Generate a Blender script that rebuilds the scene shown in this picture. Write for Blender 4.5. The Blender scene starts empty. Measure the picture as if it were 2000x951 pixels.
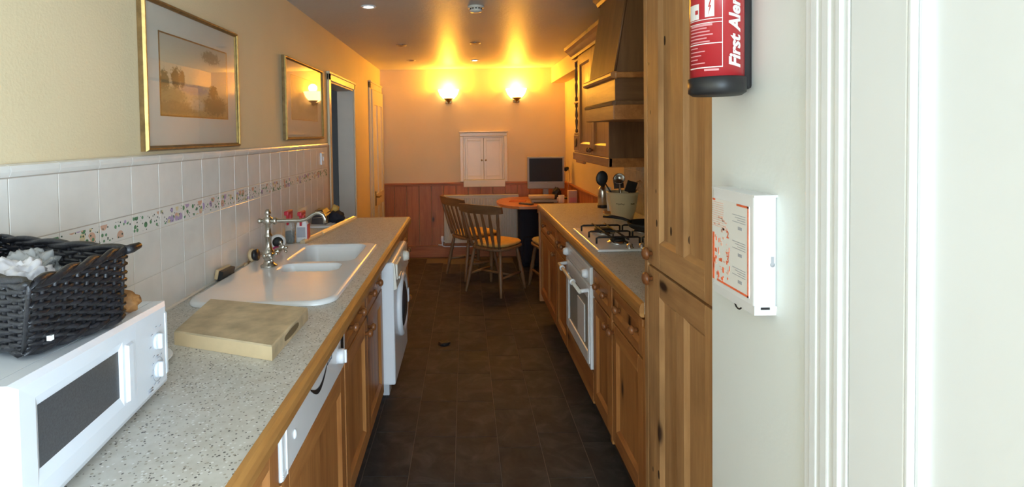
import bpy, bmesh, math, random
from mathutils import Vector, Matrix, noise
from mathutils.geometry import tessellate_polygon

scene = bpy.context.scene
col = scene.collection
R = math.radians
PI = math.pi
rnd = random.Random(7)

# ------------------------------------------------------------------ camera
FPX = 1070.0                      # focal length in pixels of the 2000 x 951 frame
EYE = 1.524
PITCH, ROLL = 0.03, 0.015
cam = bpy.data.cameras.new('camera')
cam_ob = bpy.data.objects.new('camera', cam)
col.objects.link(cam_ob)
cam.sensor_fit = 'HORIZONTAL'
cam.sensor_width = 36.0
cam.lens = 36.0 * FPX / 2000.0
cam.clip_start = 0.02
cam.shift_x = (1000 - 907.98) / 2000.0
cam.shift_y = -(475.5 - 293.1) / 2000.0
cam_ob.matrix_world = (Matrix.Translation((0, 0, EYE)) @ Matrix.Rotation(PI / 2 - PITCH, 4, 'X')
                       @ Matrix.Rotation(-ROLL, 4, 'Z'))
scene.camera = cam_ob

# ------------------------------------------------------------------ world, exposure, daylight
world = bpy.data.worlds.new('overcast_sky')
scene.world = world
world.use_nodes = True
world.node_tree.nodes['Background'].inputs[0].default_value = (0.80, 0.90, 1.0, 1)
world.node_tree.nodes['Background'].inputs[1].default_value = 0.5
vs = scene.view_settings
vs.view_transform = 'Standard'
vs.look = 'None'
vs.exposure = 0.5
vs.gamma = 1.0
vs.use_curve_mapping = False
scene.cycles.max_bounces = 10
scene.cycles.diffuse_bounces = 6
scene.cycles.sample_clamp_indirect = 8


def area_light(name, loc, rot, sx, sy, power, color):
    l = bpy.data.lights.new(name, 'AREA')
    l.shape = 'RECTANGLE'
    l.size, l.size_y = sx, sy
    l.energy = power
    l.color = color
    o = bpy.data.objects.new(name, l)
    o.location = loc
    o.rotation_euler = rot
    col.objects.link(o)
    return o


# daylight through the glazed opening behind the camera
area_light('window_daylight', (0.62, -2.02, 1.30), (R(90), 0, 0), 1.85, 1.9, 92, (0.68, 0.85, 1.0))
area_light('side_fill_daylight', (1.57, -1.12, 1.25), (R(90), 0, R(90)), 1.4, 1.7, 128, (0.68, 0.85, 1.0))  # unseen side fill, added to favour the near walls over the far end
# daylight reaching the side hall
area_light('hall_daylight', (-1.75, 3.6, 1.9), (R(60), 0, 0), 0.8, 0.8, 2.6, (0.92, 0.96, 1.0))


# ------------------------------------------------------------------ node helpers
def new_mat(name):
    m = bpy.data.materials.new(name)
    m.use_nodes = True
    nt = m.node_tree
    return m, nt, nt.nodes['Principled BSDF']


def nd(nt, typ, **kw):
    n = nt.nodes.new(typ)
    for k, v in kw.items():
        if k.startswith('i_'):
            key = k[2:]
            key = int(key) if key.isdigit() else key
            n.inputs[key].default_value = v
        else:
            setattr(n, k, v)
    return n


def ramp(nt, fac, stops):
    r = nt.nodes.new('ShaderNodeValToRGB')
    e = r.color_ramp.elements
    while len(e) < len(stops):
        e.new(0.5)
    for el, (p, c) in zip(e, stops):
        el.position = p
        el.color = (c[0], c[1], c[2], 1)
    nt.links.new(fac, r.inputs[0])
    return r.outputs[0]


def coords(nt, scale=(1, 1, 1), kind='Object', jitter=True, rot=(0, 0, 0)):
    tc = nt.nodes.new('ShaderNodeTexCoord')
    mp = nt.nodes.new('ShaderNodeMapping')
    mp.inputs['Scale'].default_value = scale
    mp.inputs['Rotation'].default_value = rot
    src = tc.outputs[kind]
    if jitter:
        oi = nt.nodes.new('ShaderNodeObjectInfo')
        mul = nd(nt, 'ShaderNodeMath', operation='MULTIPLY', i_1=17.0)
        nt.links.new(oi.outputs['Random'], mul.inputs[0])
        add = nd(nt, 'ShaderNodeVectorMath', operation='ADD')
        nt.links.new(src, add.inputs[0])
        nt.links.new(mul.outputs[0], add.inputs[1])
        src = add.outputs[0]
    nt.links.new(src, mp.inputs['Vector'])
    return mp.outputs[0]


def tex_noise(nt, vec, scale, detail=3, rough=0.5, dist=0.0):
    n = nd(nt, 'ShaderNodeTexNoise', i_Scale=scale, i_Detail=detail, i_Roughness=rough, i_Distortion=dist)
    nt.links.new(vec, n.inputs['Vector'])
    return n.outputs['Fac']


def mixc(nt, fac, a, b, mode='MIX'):
    m = nt.nodes.new('ShaderNodeMix')
    m.data_type = 'RGBA'
    m.blend_type = mode
    for sock, val in ((m.inputs[0], fac), (m.inputs[6], a), (m.inputs[7], b)):
        if isinstance(val, (int, float)):
            sock.default_value = val
        elif isinstance(val, tuple):
            sock.default_value = (val[0], val[1], val[2], 1)
        else:
            nt.links.new(val, sock)
    return m.outputs[2]


def math_n(nt, op, a, b=0.0, clamp=False):
    m = nt.nodes.new('ShaderNodeMath')
    m.operation = op
    m.use_clamp = clamp
    for s, v in ((m.inputs[0], a), (m.inputs[1], b)):
        if isinstance(v, (int, float)):
            s.default_value = v
        else:
            nt.links.new(v, s)
    return m.outputs[0]


def bump(nt, bsdf, height, strength=0.2, dist=0.01):
    b = nd(nt, 'ShaderNodeBump', i_Strength=strength, i_Distance=dist)
    nt.links.new(height, b.inputs['Height'])
    nt.links.new(b.outputs[0], bsdf.inputs['Normal'])


def plain(name, c, rough=0.5, metal=0.0, var=0.06, vscale=9.0, bmp=0.0, coat=0.0, bscale=60.0):
    """one colour with slight procedural variation"""
    m, nt, b = new_mat(name)
    v = coords(nt)
    f = tex_noise(nt, v, vscale, 4)
    lo = tuple(max(0, x * (1 - var)) for x in c)
    hi = tuple(min(1, x * (1 + var)) for x in c)
    nt.links.new(ramp(nt, f, [(0.3, lo), (0.7, hi)]), b.inputs['Base Color'])
    b.inputs['Roughness'].default_value = rough
    b.inputs['Metallic'].default_value = metal
    b.inputs['Coat Weight'].default_value = coat
    if bmp:
        bump(nt, b, tex_noise(nt, v, bscale, 3), bmp, 0.004)
    return m


def pine(name, axis, light, dark, rough=0.38, knots=True, knot_col=(0.035, 0.014, 0.006), wear=0.0, holes=False):
    """varnished pine with the grain along one axis (0 x, 1 y, 2 z)"""
    m, nt, b = new_mat(name)
    sc = [1.0, 1.0, 1.0]
    sc[axis] = 0.09
    v = coords(nt, tuple(sc))
    broad = tex_noise(nt, v, 16, 2, 0.5, 0.6)
    fine = tex_noise(nt, v, 95, 3, 0.6, 0.2)
    f = math_n(nt, 'ADD', math_n(nt, 'MULTIPLY', broad, 0.65), math_n(nt, 'MULTIPLY', fine, 0.35))
    c = ramp(nt, f, [(0.32, dark), (0.5, tuple((a + d) / 2 for a, d in zip(light, dark))), (0.66, light)])
    if knots:
        ks = [1.0, 1.0, 1.0]
        ks[axis] = 0.42
        kv = coords(nt, tuple(ks))
        vo = nd(nt, 'ShaderNodeTexVoronoi', i_Scale=6.5)
        nt.links.new(kv, vo.inputs['Vector'])
        sep = nt.nodes.new('ShaderNodeSeparateColor')
        nt.links.new(vo.outputs['Color'], sep.inputs[0])
        pick = math_n(nt, 'GREATER_THAN', sep.outputs[0], 0.62)
        near = nd(nt, 'ShaderNodeMapRange', i_1=0.06, i_2=0.13, i_3=1.0, i_4=0.0)
        nt.links.new(vo.outputs['Distance'], near.inputs[0])
        halo = nd(nt, 'ShaderNodeMapRange', i_1=0.08, i_2=0.34, i_3=0.45, i_4=0.0)
        nt.links.new(vo.outputs['Distance'], halo.inputs[0])
        c = mixc(nt, math_n(nt, 'MULTIPLY', halo.outputs[0], pick), c, tuple(x * 0.55 for x in dark))
        c = mixc(nt, math_n(nt, 'MULTIPLY', near.outputs[0], pick), c, knot_col)
    if holes:   # old nail holes and small knots
        ks = [1.0, 1.0, 1.0]
        ks[axis] = 0.5
        vo = nd(nt, 'ShaderNodeTexVoronoi', i_Scale=17.0)
        nt.links.new(coords(nt, tuple(ks)), vo.inputs['Vector'])
        sep = nt.nodes.new('ShaderNodeSeparateColor')
        nt.links.new(vo.outputs['Color'], sep.inputs[0])
        fac = math_n(nt, 'MULTIPLY', math_n(nt, 'GREATER_THAN', sep.outputs[1], 0.66), math_n(nt, 'LESS_THAN', vo.outputs['Distance'], 0.13))
        c = mixc(nt, fac, c, knot_col)
    if wear:
        w = tex_noise(nt, coords(nt, (1, 1, 1)), 5, 4)
        wf = nd(nt, 'ShaderNodeMapRange', i_1=0.5, i_2=0.75, i_3=0.0, i_4=wear)
        nt.links.new(w, wf.inputs[0])
        c = mixc(nt, wf.outputs[0], c, tuple(x * 0.45 for x in dark))
    nt.links.new(c, b.inputs['Base Color'])
    b.inputs['Roughness'].default_value = rough
    bump(nt, b, fine, 0.12, 0.002)
    return m


# ------------------------------------------------------------------ materials
M = {}
PL, PD = (0.53, 0.235, 0.072), (0.30, 0.105, 0.028)
for k, ax in (('x', 0), ('y', 1), ('z', 2)):
    M['pine_' + k] = pine('varnished_pine_' + k, ax, PL, PD)
    M['old_pine_' + k] = pine('weathered_pine_' + k, ax, (0.57, 0.325, 0.14), (0.35, 0.175, 0.068), 0.5, wear=0.45, holes=True)
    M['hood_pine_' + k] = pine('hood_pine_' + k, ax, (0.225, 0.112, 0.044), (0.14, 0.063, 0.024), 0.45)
    M['wain_' + k] = pine('wainscot_pine_' + k, ax, (0.50, 0.185, 0.055), (0.33, 0.10, 0.028), 0.45)
    M['chair_wood_' + k] = pine('chair_beech_' + k, ax, (0.27, 0.15, 0.068), (0.17, 0.085, 0.035), 0.45, knots=False)
M['knob_wood'] = pine('knob_wood', 0, (0.27, 0.105, 0.034), (0.17, 0.055, 0.017), 0.3, knots=False)
M['edge_wood'] = pine('worktop_edge_wood', 1, (0.55, 0.285, 0.085), (0.36, 0.16, 0.045), 0.36)
M['table_wood'] = pine('table_top_wood', 0, (0.62, 0.27, 0.10), (0.48, 0.185, 0.06), 0.3, knots=False)
M['board_wood'] = plain('cutting_board_wood', (0.55, 0.43, 0.265), 0.6, var=0.26, vscale=16, bmp=0.15)
M['board_side'] = plain('cutting_board_end_wood', (0.66, 0.50, 0.29), 0.55, var=0.08, vscale=14)
M['pale_wood'] = plain('pale_brush_wood', (0.62, 0.45, 0.25), 0.5)


def wall_paint():
    m, nt, b = new_mat('cream_textured_wall_paint')
    v = coords(nt, jitter=False)
    f = tex_noise(nt, v, 2.5, 3)
    nt.links.new(ramp(nt, f, [(0.3, (0.69, 0.57, 0.36)), (0.7, (0.73, 0.60, 0.385))]), b.inputs['Base Color'])
    b.inputs['Roughness'].default_value = 0.6
    bump(nt, b, tex_noise(nt, v, 130, 4, 0.6), 0.28, 0.004)
    return m


M['wall'] = wall_paint()


def ceiling_paint():
    m, nt, b = new_mat('stippled_ceiling_paint')
    v = coords(nt, jitter=False)
    f = tex_noise(nt, v, 2.0, 3)
    nt.links.new(ramp(nt, f, [(0.3, (0.56, 0.55, 0.53)), (0.7, (0.61, 0.60, 0.58))]), b.inputs['Base Color'])
    b.inputs['Roughness'].default_value = 0.42
    bump(nt, b, tex_noise(nt, v, 55, 4, 0.6), 0.45, 0.006)
    return m


M['ceiling'] = ceiling_paint()
M['white_wall'] = plain('white_wall_paint', (0.79, 0.835, 0.84), 0.55, var=0.02, vscale=3, bmp=0.1)
M['gloss_white'] = plain('white_gloss_paint', (0.81, 0.84, 0.87), 0.35, var=0.015, vscale=4)
M['cream_gloss'] = plain('cream_gloss_paint', (0.75, 0.65, 0.44), 0.28, var=0.03, vscale=5)
M['hall_grey'] = plain('hall_grey_paint', (0.34, 0.36, 0.385), 0.6, var=0.03)
M['lining'] = plain('beige_grey_door_lining', (0.50, 0.46, 0.39), 0.5, var=0.03)
M['tile'] = plain('white_glazed_tile', (0.74, 0.71, 0.66), 0.16, var=0.04, vscale=14, bmp=0.1, bscale=16)
M['grout'] = plain('grey_grout', (0.44, 0.38, 0.32), 0.9)
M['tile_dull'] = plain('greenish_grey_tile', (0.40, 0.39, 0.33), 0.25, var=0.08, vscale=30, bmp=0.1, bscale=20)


def border_tile():
    m, nt, b = new_mat('floral_border_tile')
    v = coords(nt)
    c = None
    base = (0.74, 0.71, 0.66)
    cc = base
    spec = [  # scale, cell size limit, pick threshold, colour
        (40, 0.36, 0.70, (0.11, 0.24, 0.12)), (27, 0.42, 0.70, (0.64, 0.40, 0.29)),
        (30, 0.43, 0.70, (0.44, 0.34, 0.50)), (33, 0.40, 0.74, (0.68, 0.58, 0.36)),
        (105, 0.32, 0.70, (0.07, 0.10, 0.08)), (58, 0.33, 0.72, (0.14, 0.28, 0.16))]
    band = nt.nodes.new('ShaderNodeTexCoord')
    sx = nt.nodes.new('ShaderNodeSeparateXYZ')
    nt.links.new(band.outputs['Generated'], sx.inputs[0])
    inside = math_n(nt, 'MULTIPLY', math_n(nt, 'GREATER_THAN', sx.outputs[2], 0.13),
                    math_n(nt, 'LESS_THAN', sx.outputs[2], 0.87))
    for i, (s, lim, th, colr) in enumerate(spec):
        mp = nd(nt, 'ShaderNodeVectorMath', operation='ADD')
        mp.inputs[1].default_value = (i * 3.7, i * 5.1, i * 2.3)
        nt.links.new(v, mp.inputs[0])
        vo = nd(nt, 'ShaderNodeTexVoronoi', i_Scale=float(s))
        nt.links.new(mp.outputs[0], vo.inputs['Vector'])
        se = nt.nodes.new('ShaderNodeSeparateColor')
        nt.links.new(vo.outputs['Color'], se.inputs[0])
        fac = math_n(nt, 'MULTIPLY', math_n(nt, 'LESS_THAN', vo.outputs['Distance'], lim),
                     math_n(nt, 'GREATER_THAN', se.outputs[i % 3], th))
        cc = mixc(nt, math_n(nt, 'MULTIPLY', fac, inside), cc, colr)
    nt.links.new(cc, b.inputs['Base Color'])
    b.inputs['Roughness'].default_value = 0.2
    return m


M['border'] = border_tile()


def speckle():
    m, nt, b = new_mat('speckled_laminate')
    v = coords(nt, jitter=False)
    base = ramp(nt, tex_noise(nt, v, 40, 4), [(0.35, (0.545, 0.52, 0.46)), (0.65, (0.62, 0.60, 0.545))])
    for s, lim, th, colr in ((150, 0.30, 0.76, (0.14, 0.13, 0.11)), (95, 0.24, 0.86, (0.10, 0.09, 0.08)),
                             (120, 0.33, 0.74, (0.40, 0.36, 0.29)), (130, 0.35, 0.75, (0.74, 0.73, 0.70))):
        vo = nd(nt, 'ShaderNodeTexVoronoi', i_Scale=float(s))
        nt.links.new(v, vo.inputs['Vector'])
        se = nt.nodes.new('ShaderNodeSeparateColor')
        nt.links.new(vo.outputs['Color'], se.inputs[0])
        fac = math_n(nt, 'MULTIPLY', math_n(nt, 'LESS_THAN', vo.outputs['Distance'], lim),
                     math_n(nt, 'GREATER_THAN', se.outputs[1], th))
        base = mixc(nt, fac, base, colr)
    nt.links.new(base, b.inputs['Base Color'])
    b.inputs['Roughness'].default_value = 0.42
    return m


M['laminate'] = speckle()


def slate():
    m, nt, b = new_mat('dark_slate_vinyl')
    v = coords(nt)
    f = tex_noise(nt, v, 7, 6, 0.62, 0.8)
    g = tex_noise(nt, v, 38, 4, 0.6)
    c = ramp(nt, f, [(0.28, (0.020, 0.020, 0.021)), (0.5, (0.040, 0.037, 0.036)), (0.72, (0.082, 0.074, 0.068))])
    c = mixc(nt, math_n(nt, 'MULTIPLY', g, 0.30), c, (0.075, 0.069, 0.065))
    nt.links.new(c, b.inputs['Base Color'])
    b.inputs['Roughness'].default_value = 0.62
    b.inputs['Specular IOR Level'].default_value = 0.22
    bump(nt, b, f, 0.15, 0.004)
    return m


M['slate'] = slate()
M['floor_joint'] = plain('floor_joint_brown', (0.15, 0.118, 0.09), 0.8)
M['ceramic'] = plain('white_ceramic', (0.80, 0.805, 0.80), 0.2, var=0.02)
M['enamel'] = plain('white_enamel', (0.80, 0.81, 0.83), 0.25, var=0.012)
M['micro_white'] = plain('microwave_white_plastic', (0.72, 0.76, 0.82), 0.35, var=0.01)
M['cream_plastic'] = plain('cream_plastic', (0.78, 0.74, 0.64), 0.35, var=0.02)
M['chrome'] = plain('aged_chrome', (0.60, 0.57, 0.50), 0.22, 1.0, var=0.12, vscale=30)
M['steel'] = plain('brushed_steel', (0.62, 0.61, 0.59), 0.25, 1.0, var=0.06)
M['brass'] = plain('dark_brass', (0.34, 0.23, 0.09), 0.35, 1.0, var=0.1)
M['gold'] = plain('gilt_frame', (0.56, 0.38, 0.125), 0.46, 0.7, var=0.18, vscale=40, bmp=0.15)
M['gilt_dark'] = plain('dark_gilt_edge', (0.24, 0.145, 0.055), 0.4, 0.5, var=0.25, vscale=40, bmp=0.15)
M['black'] = plain('black_plastic', (0.015, 0.015, 0.017), 0.4, var=0.2)
M['iron'] = plain('black_cast_iron', (0.012, 0.012, 0.012), 0.55, var=0.25, bmp=0.15)
M['rubber'] = plain('grey_rubber_seal', (0.12, 0.12, 0.12), 0.6)
M['dark_glass'] = plain('smoked_door_glass', (0.055, 0.058, 0.066), 0.22, var=0.15, vscale=300)
M['screen'] = plain('dark_screen', (0.010, 0.011, 0.016), 0.6)
M['tv_silver'] = plain('silver_plastic', (0.36, 0.36, 0.35), 0.4, var=0.04)
M['wicker'] = plain('black_painted_wicker', (0.012, 0.012, 0.015), 0.42, var=0.5, vscale=45, bmp=0.35, bscale=120)
M['red'] = plain('red_enamel', (0.47, 0.028, 0.035), 0.28, var=0.05, coat=0.4)
M['label_red'] = plain('red_trigger_plastic', (0.55, 0.03, 0.05), 0.35)
M['pink_plastic'] = plain('magenta_sponge', (0.60, 0.05, 0.22), 0.7, bmp=0.4)
M['print_white'] = plain('white_print', (0.78, 0.74, 0.73), 0.5, var=0.02)
M['print_pink'] = plain('faded_pink_print', (0.70, 0.30, 0.32), 0.5)
M['orange_print'] = plain('orange_red_print', (0.86, 0.16, 0.06), 0.55, var=0.2, vscale=60)
M['orange_faint'] = plain('faded_orange_print', (0.88, 0.52, 0.42), 0.55, var=0.2, vscale=80)
M['grey_print'] = plain('grey_print', (0.40, 0.41, 0.45), 0.55)
M['dark_print'] = plain('dark_grey_print', (0.13, 0.13, 0.15), 0.5)
M['paper'] = plain('white_paper', (0.78, 0.77, 0.75), 0.7, var=0.02)
M['mount'] = plain('pale_picture_mount', (0.60, 0.58, 0.50), 0.8, var=0.03)
M['cushion'] = plain('mustard_cushion', (0.66, 0.40, 0.10), 0.9, var=0.12, vscale=25, bmp=0.4)
M['cushion_green'] = plain('faded_green_cushion', (0.42, 0.36, 0.20), 0.9, var=0.15, vscale=25, bmp=0.4)
M['crust'] = plain('brown_bread_crust', (0.27, 0.12, 0.035), 0.75, var=0.5, vscale=35, bmp=0.6)
M['crock'] = plain('cream_stoneware', (0.70, 0.60, 0.38), 0.3, var=0.05, coat=0.2)
M['crock_text'] = plain('brown_lettering', (0.16, 0.11, 0.05), 0.5)
M['card'] = plain('pinkish_card', (0.62, 0.46, 0.38), 0.7)
M['red_paper'] = plain('orange_red_paper', (0.50, 0.14, 0.06), 0.6)
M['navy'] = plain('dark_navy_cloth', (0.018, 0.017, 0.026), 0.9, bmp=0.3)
M['bag_grey'] = plain('dark_grey_leatherette', (0.075, 0.062, 0.06), 0.45, var=0.15)
M['cream_batten'] = plain('cream_varnished_batten', (0.68, 0.56, 0.36), 0.25, var=0.05)
M['radiator'] = plain('cream_radiator_enamel', (0.66, 0.62, 0.50), 0.35, var=0.02)
M['plinth'] = plain('dark_plinth', (0.05, 0.04, 0.035), 0.6)
M['silicone'] = plain('white_sealant', (0.70, 0.67, 0.60), 0.4)
M['dark_liquid'] = plain('dark_green_liquid', (0.02, 0.03, 0.025), 0.2)
M['blue_plastic'] = plain('lilac_plastic', (0.40, 0.40, 0.66), 0.4)


def glass_mat(name, tint=(1, 1, 1), rough=0.02, gloss=0.5):
    """clear pane: see-through with a Fresnel reflection"""
    m, nt, b = new_mat(name)
    nt.nodes.remove(b)
    out = nt.nodes['Material Output']
    t = nd(nt, 'ShaderNodeBsdfTransparent')
    t.inputs[0].default_value = (*tint, 1)
    g = nd(nt, 'ShaderNodeBsdfGlossy', i_Roughness=rough)
    lw = nd(nt, 'ShaderNodeLayerWeight', i_Blend=0.5)
    p5 = math_n(nt, 'POWER', lw.outputs['Facing'], 5.0)
    fr = nd(nt, 'ShaderNodeMapRange', i_1=0.0, i_2=1.0, i_3=0.035, i_4=0.9)
    nt.links.new(p5, fr.inputs[0])
    mx = nt.nodes.new('ShaderNodeMixShader')
    nt.links.new(fr.outputs[0], mx.inputs[0])
    nt.links.new(t.outputs[0], mx.inputs[1])
    nt.links.new(g.outputs[0], mx.inputs[2])
    nt.links.new(mx.outputs[0], out.inputs[0])
    return m


M['glass'] = glass_mat('picture_glass')
M['window_glass'] = glass_mat('window_glass', (0.95, 0.98, 0.98))


def film_mat(name, colr, opacity, rough=0.15):
    m, nt, b = new_mat(name)
    v = coords(nt)
    f = tex_noise(nt, v, 14, 4)
    mr = nd(nt, 'ShaderNodeMapRange', i_1=0.3, i_2=0.7, i_3=opacity * 0.7, i_4=min(1, opacity * 1.3))
    nt.links.new(f, mr.inputs[0])
    nt.links.new(mr.outputs[0], b.inputs['Alpha'])
    b.inputs['Base Color'].default_value = (*colr, 1)
    b.inputs['Roughness'].default_value = rough
    bump(nt, b, tex_noise(nt, v, 40, 4), 0.5, 0.004)
    return m


M['bag_white'] = film_mat('crinkled_white_film', (0.78, 0.76, 0.80), 0.85)
M['bag_clear'] = film_mat('crinkled_clear_film', (0.60, 0.60, 0.60), 0.42)
M['bottle_clear'] = film_mat('clear_bottle_plastic', (0.55, 0.56, 0.54), 0.35, 0.1)


def emit(name, c, s):
    m, nt, b = new_mat(name)
    v = coords(nt)
    f = tex_noise(nt, v, 6, 2)
    nt.links.new(ramp(nt, f, [(0.3, tuple(x * 0.97 for x in c)), (0.7, c)]), b.inputs['Emission Color'])
    b.inputs['Base Color'].default_value = (*c, 1)
    b.inputs['Emission Strength'].default_value = s
    return m


M['shade'] = emit('lit_alabaster_glass', (1.0, 0.60, 0.17), 9.0)
M['lamp_lit'] = emit('lit_downlight_lens', (1.0, 0.90, 0.76), 14.0)
M['lamp_off'] = plain('unlit_downlight_lens', (0.32, 0.27, 0.2), 0.2)


def painting(name, faded):
    """a soft landscape watercolour: sky, hazy hills, tree masses, path"""
    m, nt, b = new_mat(name)
    tc = nt.nodes.new('ShaderNodeTexCoord')
    sx = nt.nodes.new('ShaderNodeSeparateXYZ')
    nt.links.new(tc.outputs['Generated'], sx.inputs[0])
    u, w = sx.outputs[1], sx.outputs[2]
    v = tc.outputs['Generated']
    n1 = tex_noise(nt, v, 5, 5, 0.6)
    n2 = tex_noise(nt, v, 26, 8, 0.7)
    n3 = tex_noise(nt, v, 40, 3, 0.6)

    def smooth(val, a, bb):
        mr = nd(nt, 'ShaderNodeMapRange', i_1=a, i_2=bb, i_3=0.0, i_4=1.0)
        mr.interpolation_type = 'SMOOTHSTEP'
        nt.links.new(val, mr.inputs[0])
        return mr.outputs[0]

    def blob(cu, cw, ru, rw, soft=0.55):
        du = math_n(nt, 'DIVIDE', math_n(nt, 'SUBTRACT', u, cu), ru)
        dw = math_n(nt, 'DIVIDE', math_n(nt, 'SUBTRACT', w, cw), rw)
        d = math_n(nt, 'ADD', math_n(nt, 'MULTIPLY', du, du), math_n(nt, 'MULTIPLY', dw, dw))
        d = math_n(nt, 'ADD', d, math_n(nt, 'MULTIPLY', math_n(nt, 'SUBTRACT', n2, 0.5), 4.2))
        return smooth(d, 1.0 + soft * 0.3, 1.0 - soft)

    if faded:
        c = ramp(nt, w, [(0.0, (0.44, 0.36, 0.22)), (0.45, (0.52, 0.45, 0.30)), (1.0, (0.58, 0.52, 0.38))])
        c = mixc(nt, math_n(nt, 'MULTIPLY', blob(0.32, 0.5, 0.2, 0.34), 0.5), c, (0.30, 0.23, 0.12))
        c = mixc(nt, math_n(nt, 'MULTIPLY', blob(0.75, 0.3, 0.3, 0.2), 0.4), c, (0.34, 0.25, 0.12))
        c = mixc(nt, math_n(nt, 'MULTIPLY', blob(0.3, 0.78, 0.25, 0.14), 0.3), c, (0.36, 0.30, 0.18))
    else:
        c = ramp(nt, w, [(0.0, (0.40, 0.27, 0.10)), (0.22, (0.52, 0.42, 0.24)), (0.42, (0.62, 0.52, 0.32)),
                         (0.7, (0.60, 0.53, 0.37)), (1.0, (0.48, 0.46, 0.38))])
        c = mixc(nt, math_n(nt, 'MULTIPLY', blob(0.44, 0.36, 0.24, 0.07), 0.6), c, (0.30, 0.26, 0.34))
        c = mixc(nt, blob(0.05, 0.42, 0.06, 0.15), c, (0.17, 0.15, 0.07))
        c = mixc(nt, blob(0.19, 0.47, 0.065, 0.15), c, (0.15, 0.12, 0.06))
        c = mixc(nt, blob(0.27, 0.48, 0.05, 0.13), c, (0.22, 0.15, 0.07))
        c = mixc(nt, math_n(nt, 'MULTIPLY', blob(0.12, 0.25, 0.22, 0.12), 0.75), c, (0.24, 0.22, 0.10))
        c = mixc(nt, math_n(nt, 'MULTIPLY', blob(0.2, 0.1, 0.35, 0.09), 0.7), c, (0.20, 0.15, 0.07))
        c = mixc(nt, math_n(nt, 'MULTIPLY', blob(0.78, 0.17, 0.22, 0.16), 0.9), c, (0.16, 0.12, 0.05))
        c = mixc(nt, blob(0.75, 0.36, 0.08, 0.11), c, (0.17, 0.12, 0.05))
        c = mixc(nt, math_n(nt, 'MULTIPLY', blob(0.72, 0.86, 0.16, 0.1), 0.8), c, (0.25, 0.20, 0.12))
        c = mixc(nt, math_n(nt, 'MULTIPLY', blob(0.48, 0.16, 0.13, 0.09), 0.6), c, (0.58, 0.50, 0.38))
    c = mixc(nt, math_n(nt, 'MULTIPLY', n3, 0.25), c, (0.25, 0.19, 0.10))
    gm = nd(nt, 'ShaderNodeMapRange', i_1=0.5, i_2=0.62, i_3=0.0, i_4=0.4)
    nt.links.new(n2, gm.inputs[0])
    lowp = smooth(w, 0.45, 0.2)
    c = mixc(nt, math_n(nt, 'MULTIPLY', gm.outputs[0], lowp), c, (0.16, 0.12, 0.06))
    nt.links.new(c, b.inputs['Base Color'])
    b.inputs['Roughness'].default_value = 0.8
    return m


M['art_landscape'] = painting('landscape_watercolour', False)
M['art_faded'] = painting('faded_sepia_print', True)


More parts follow.
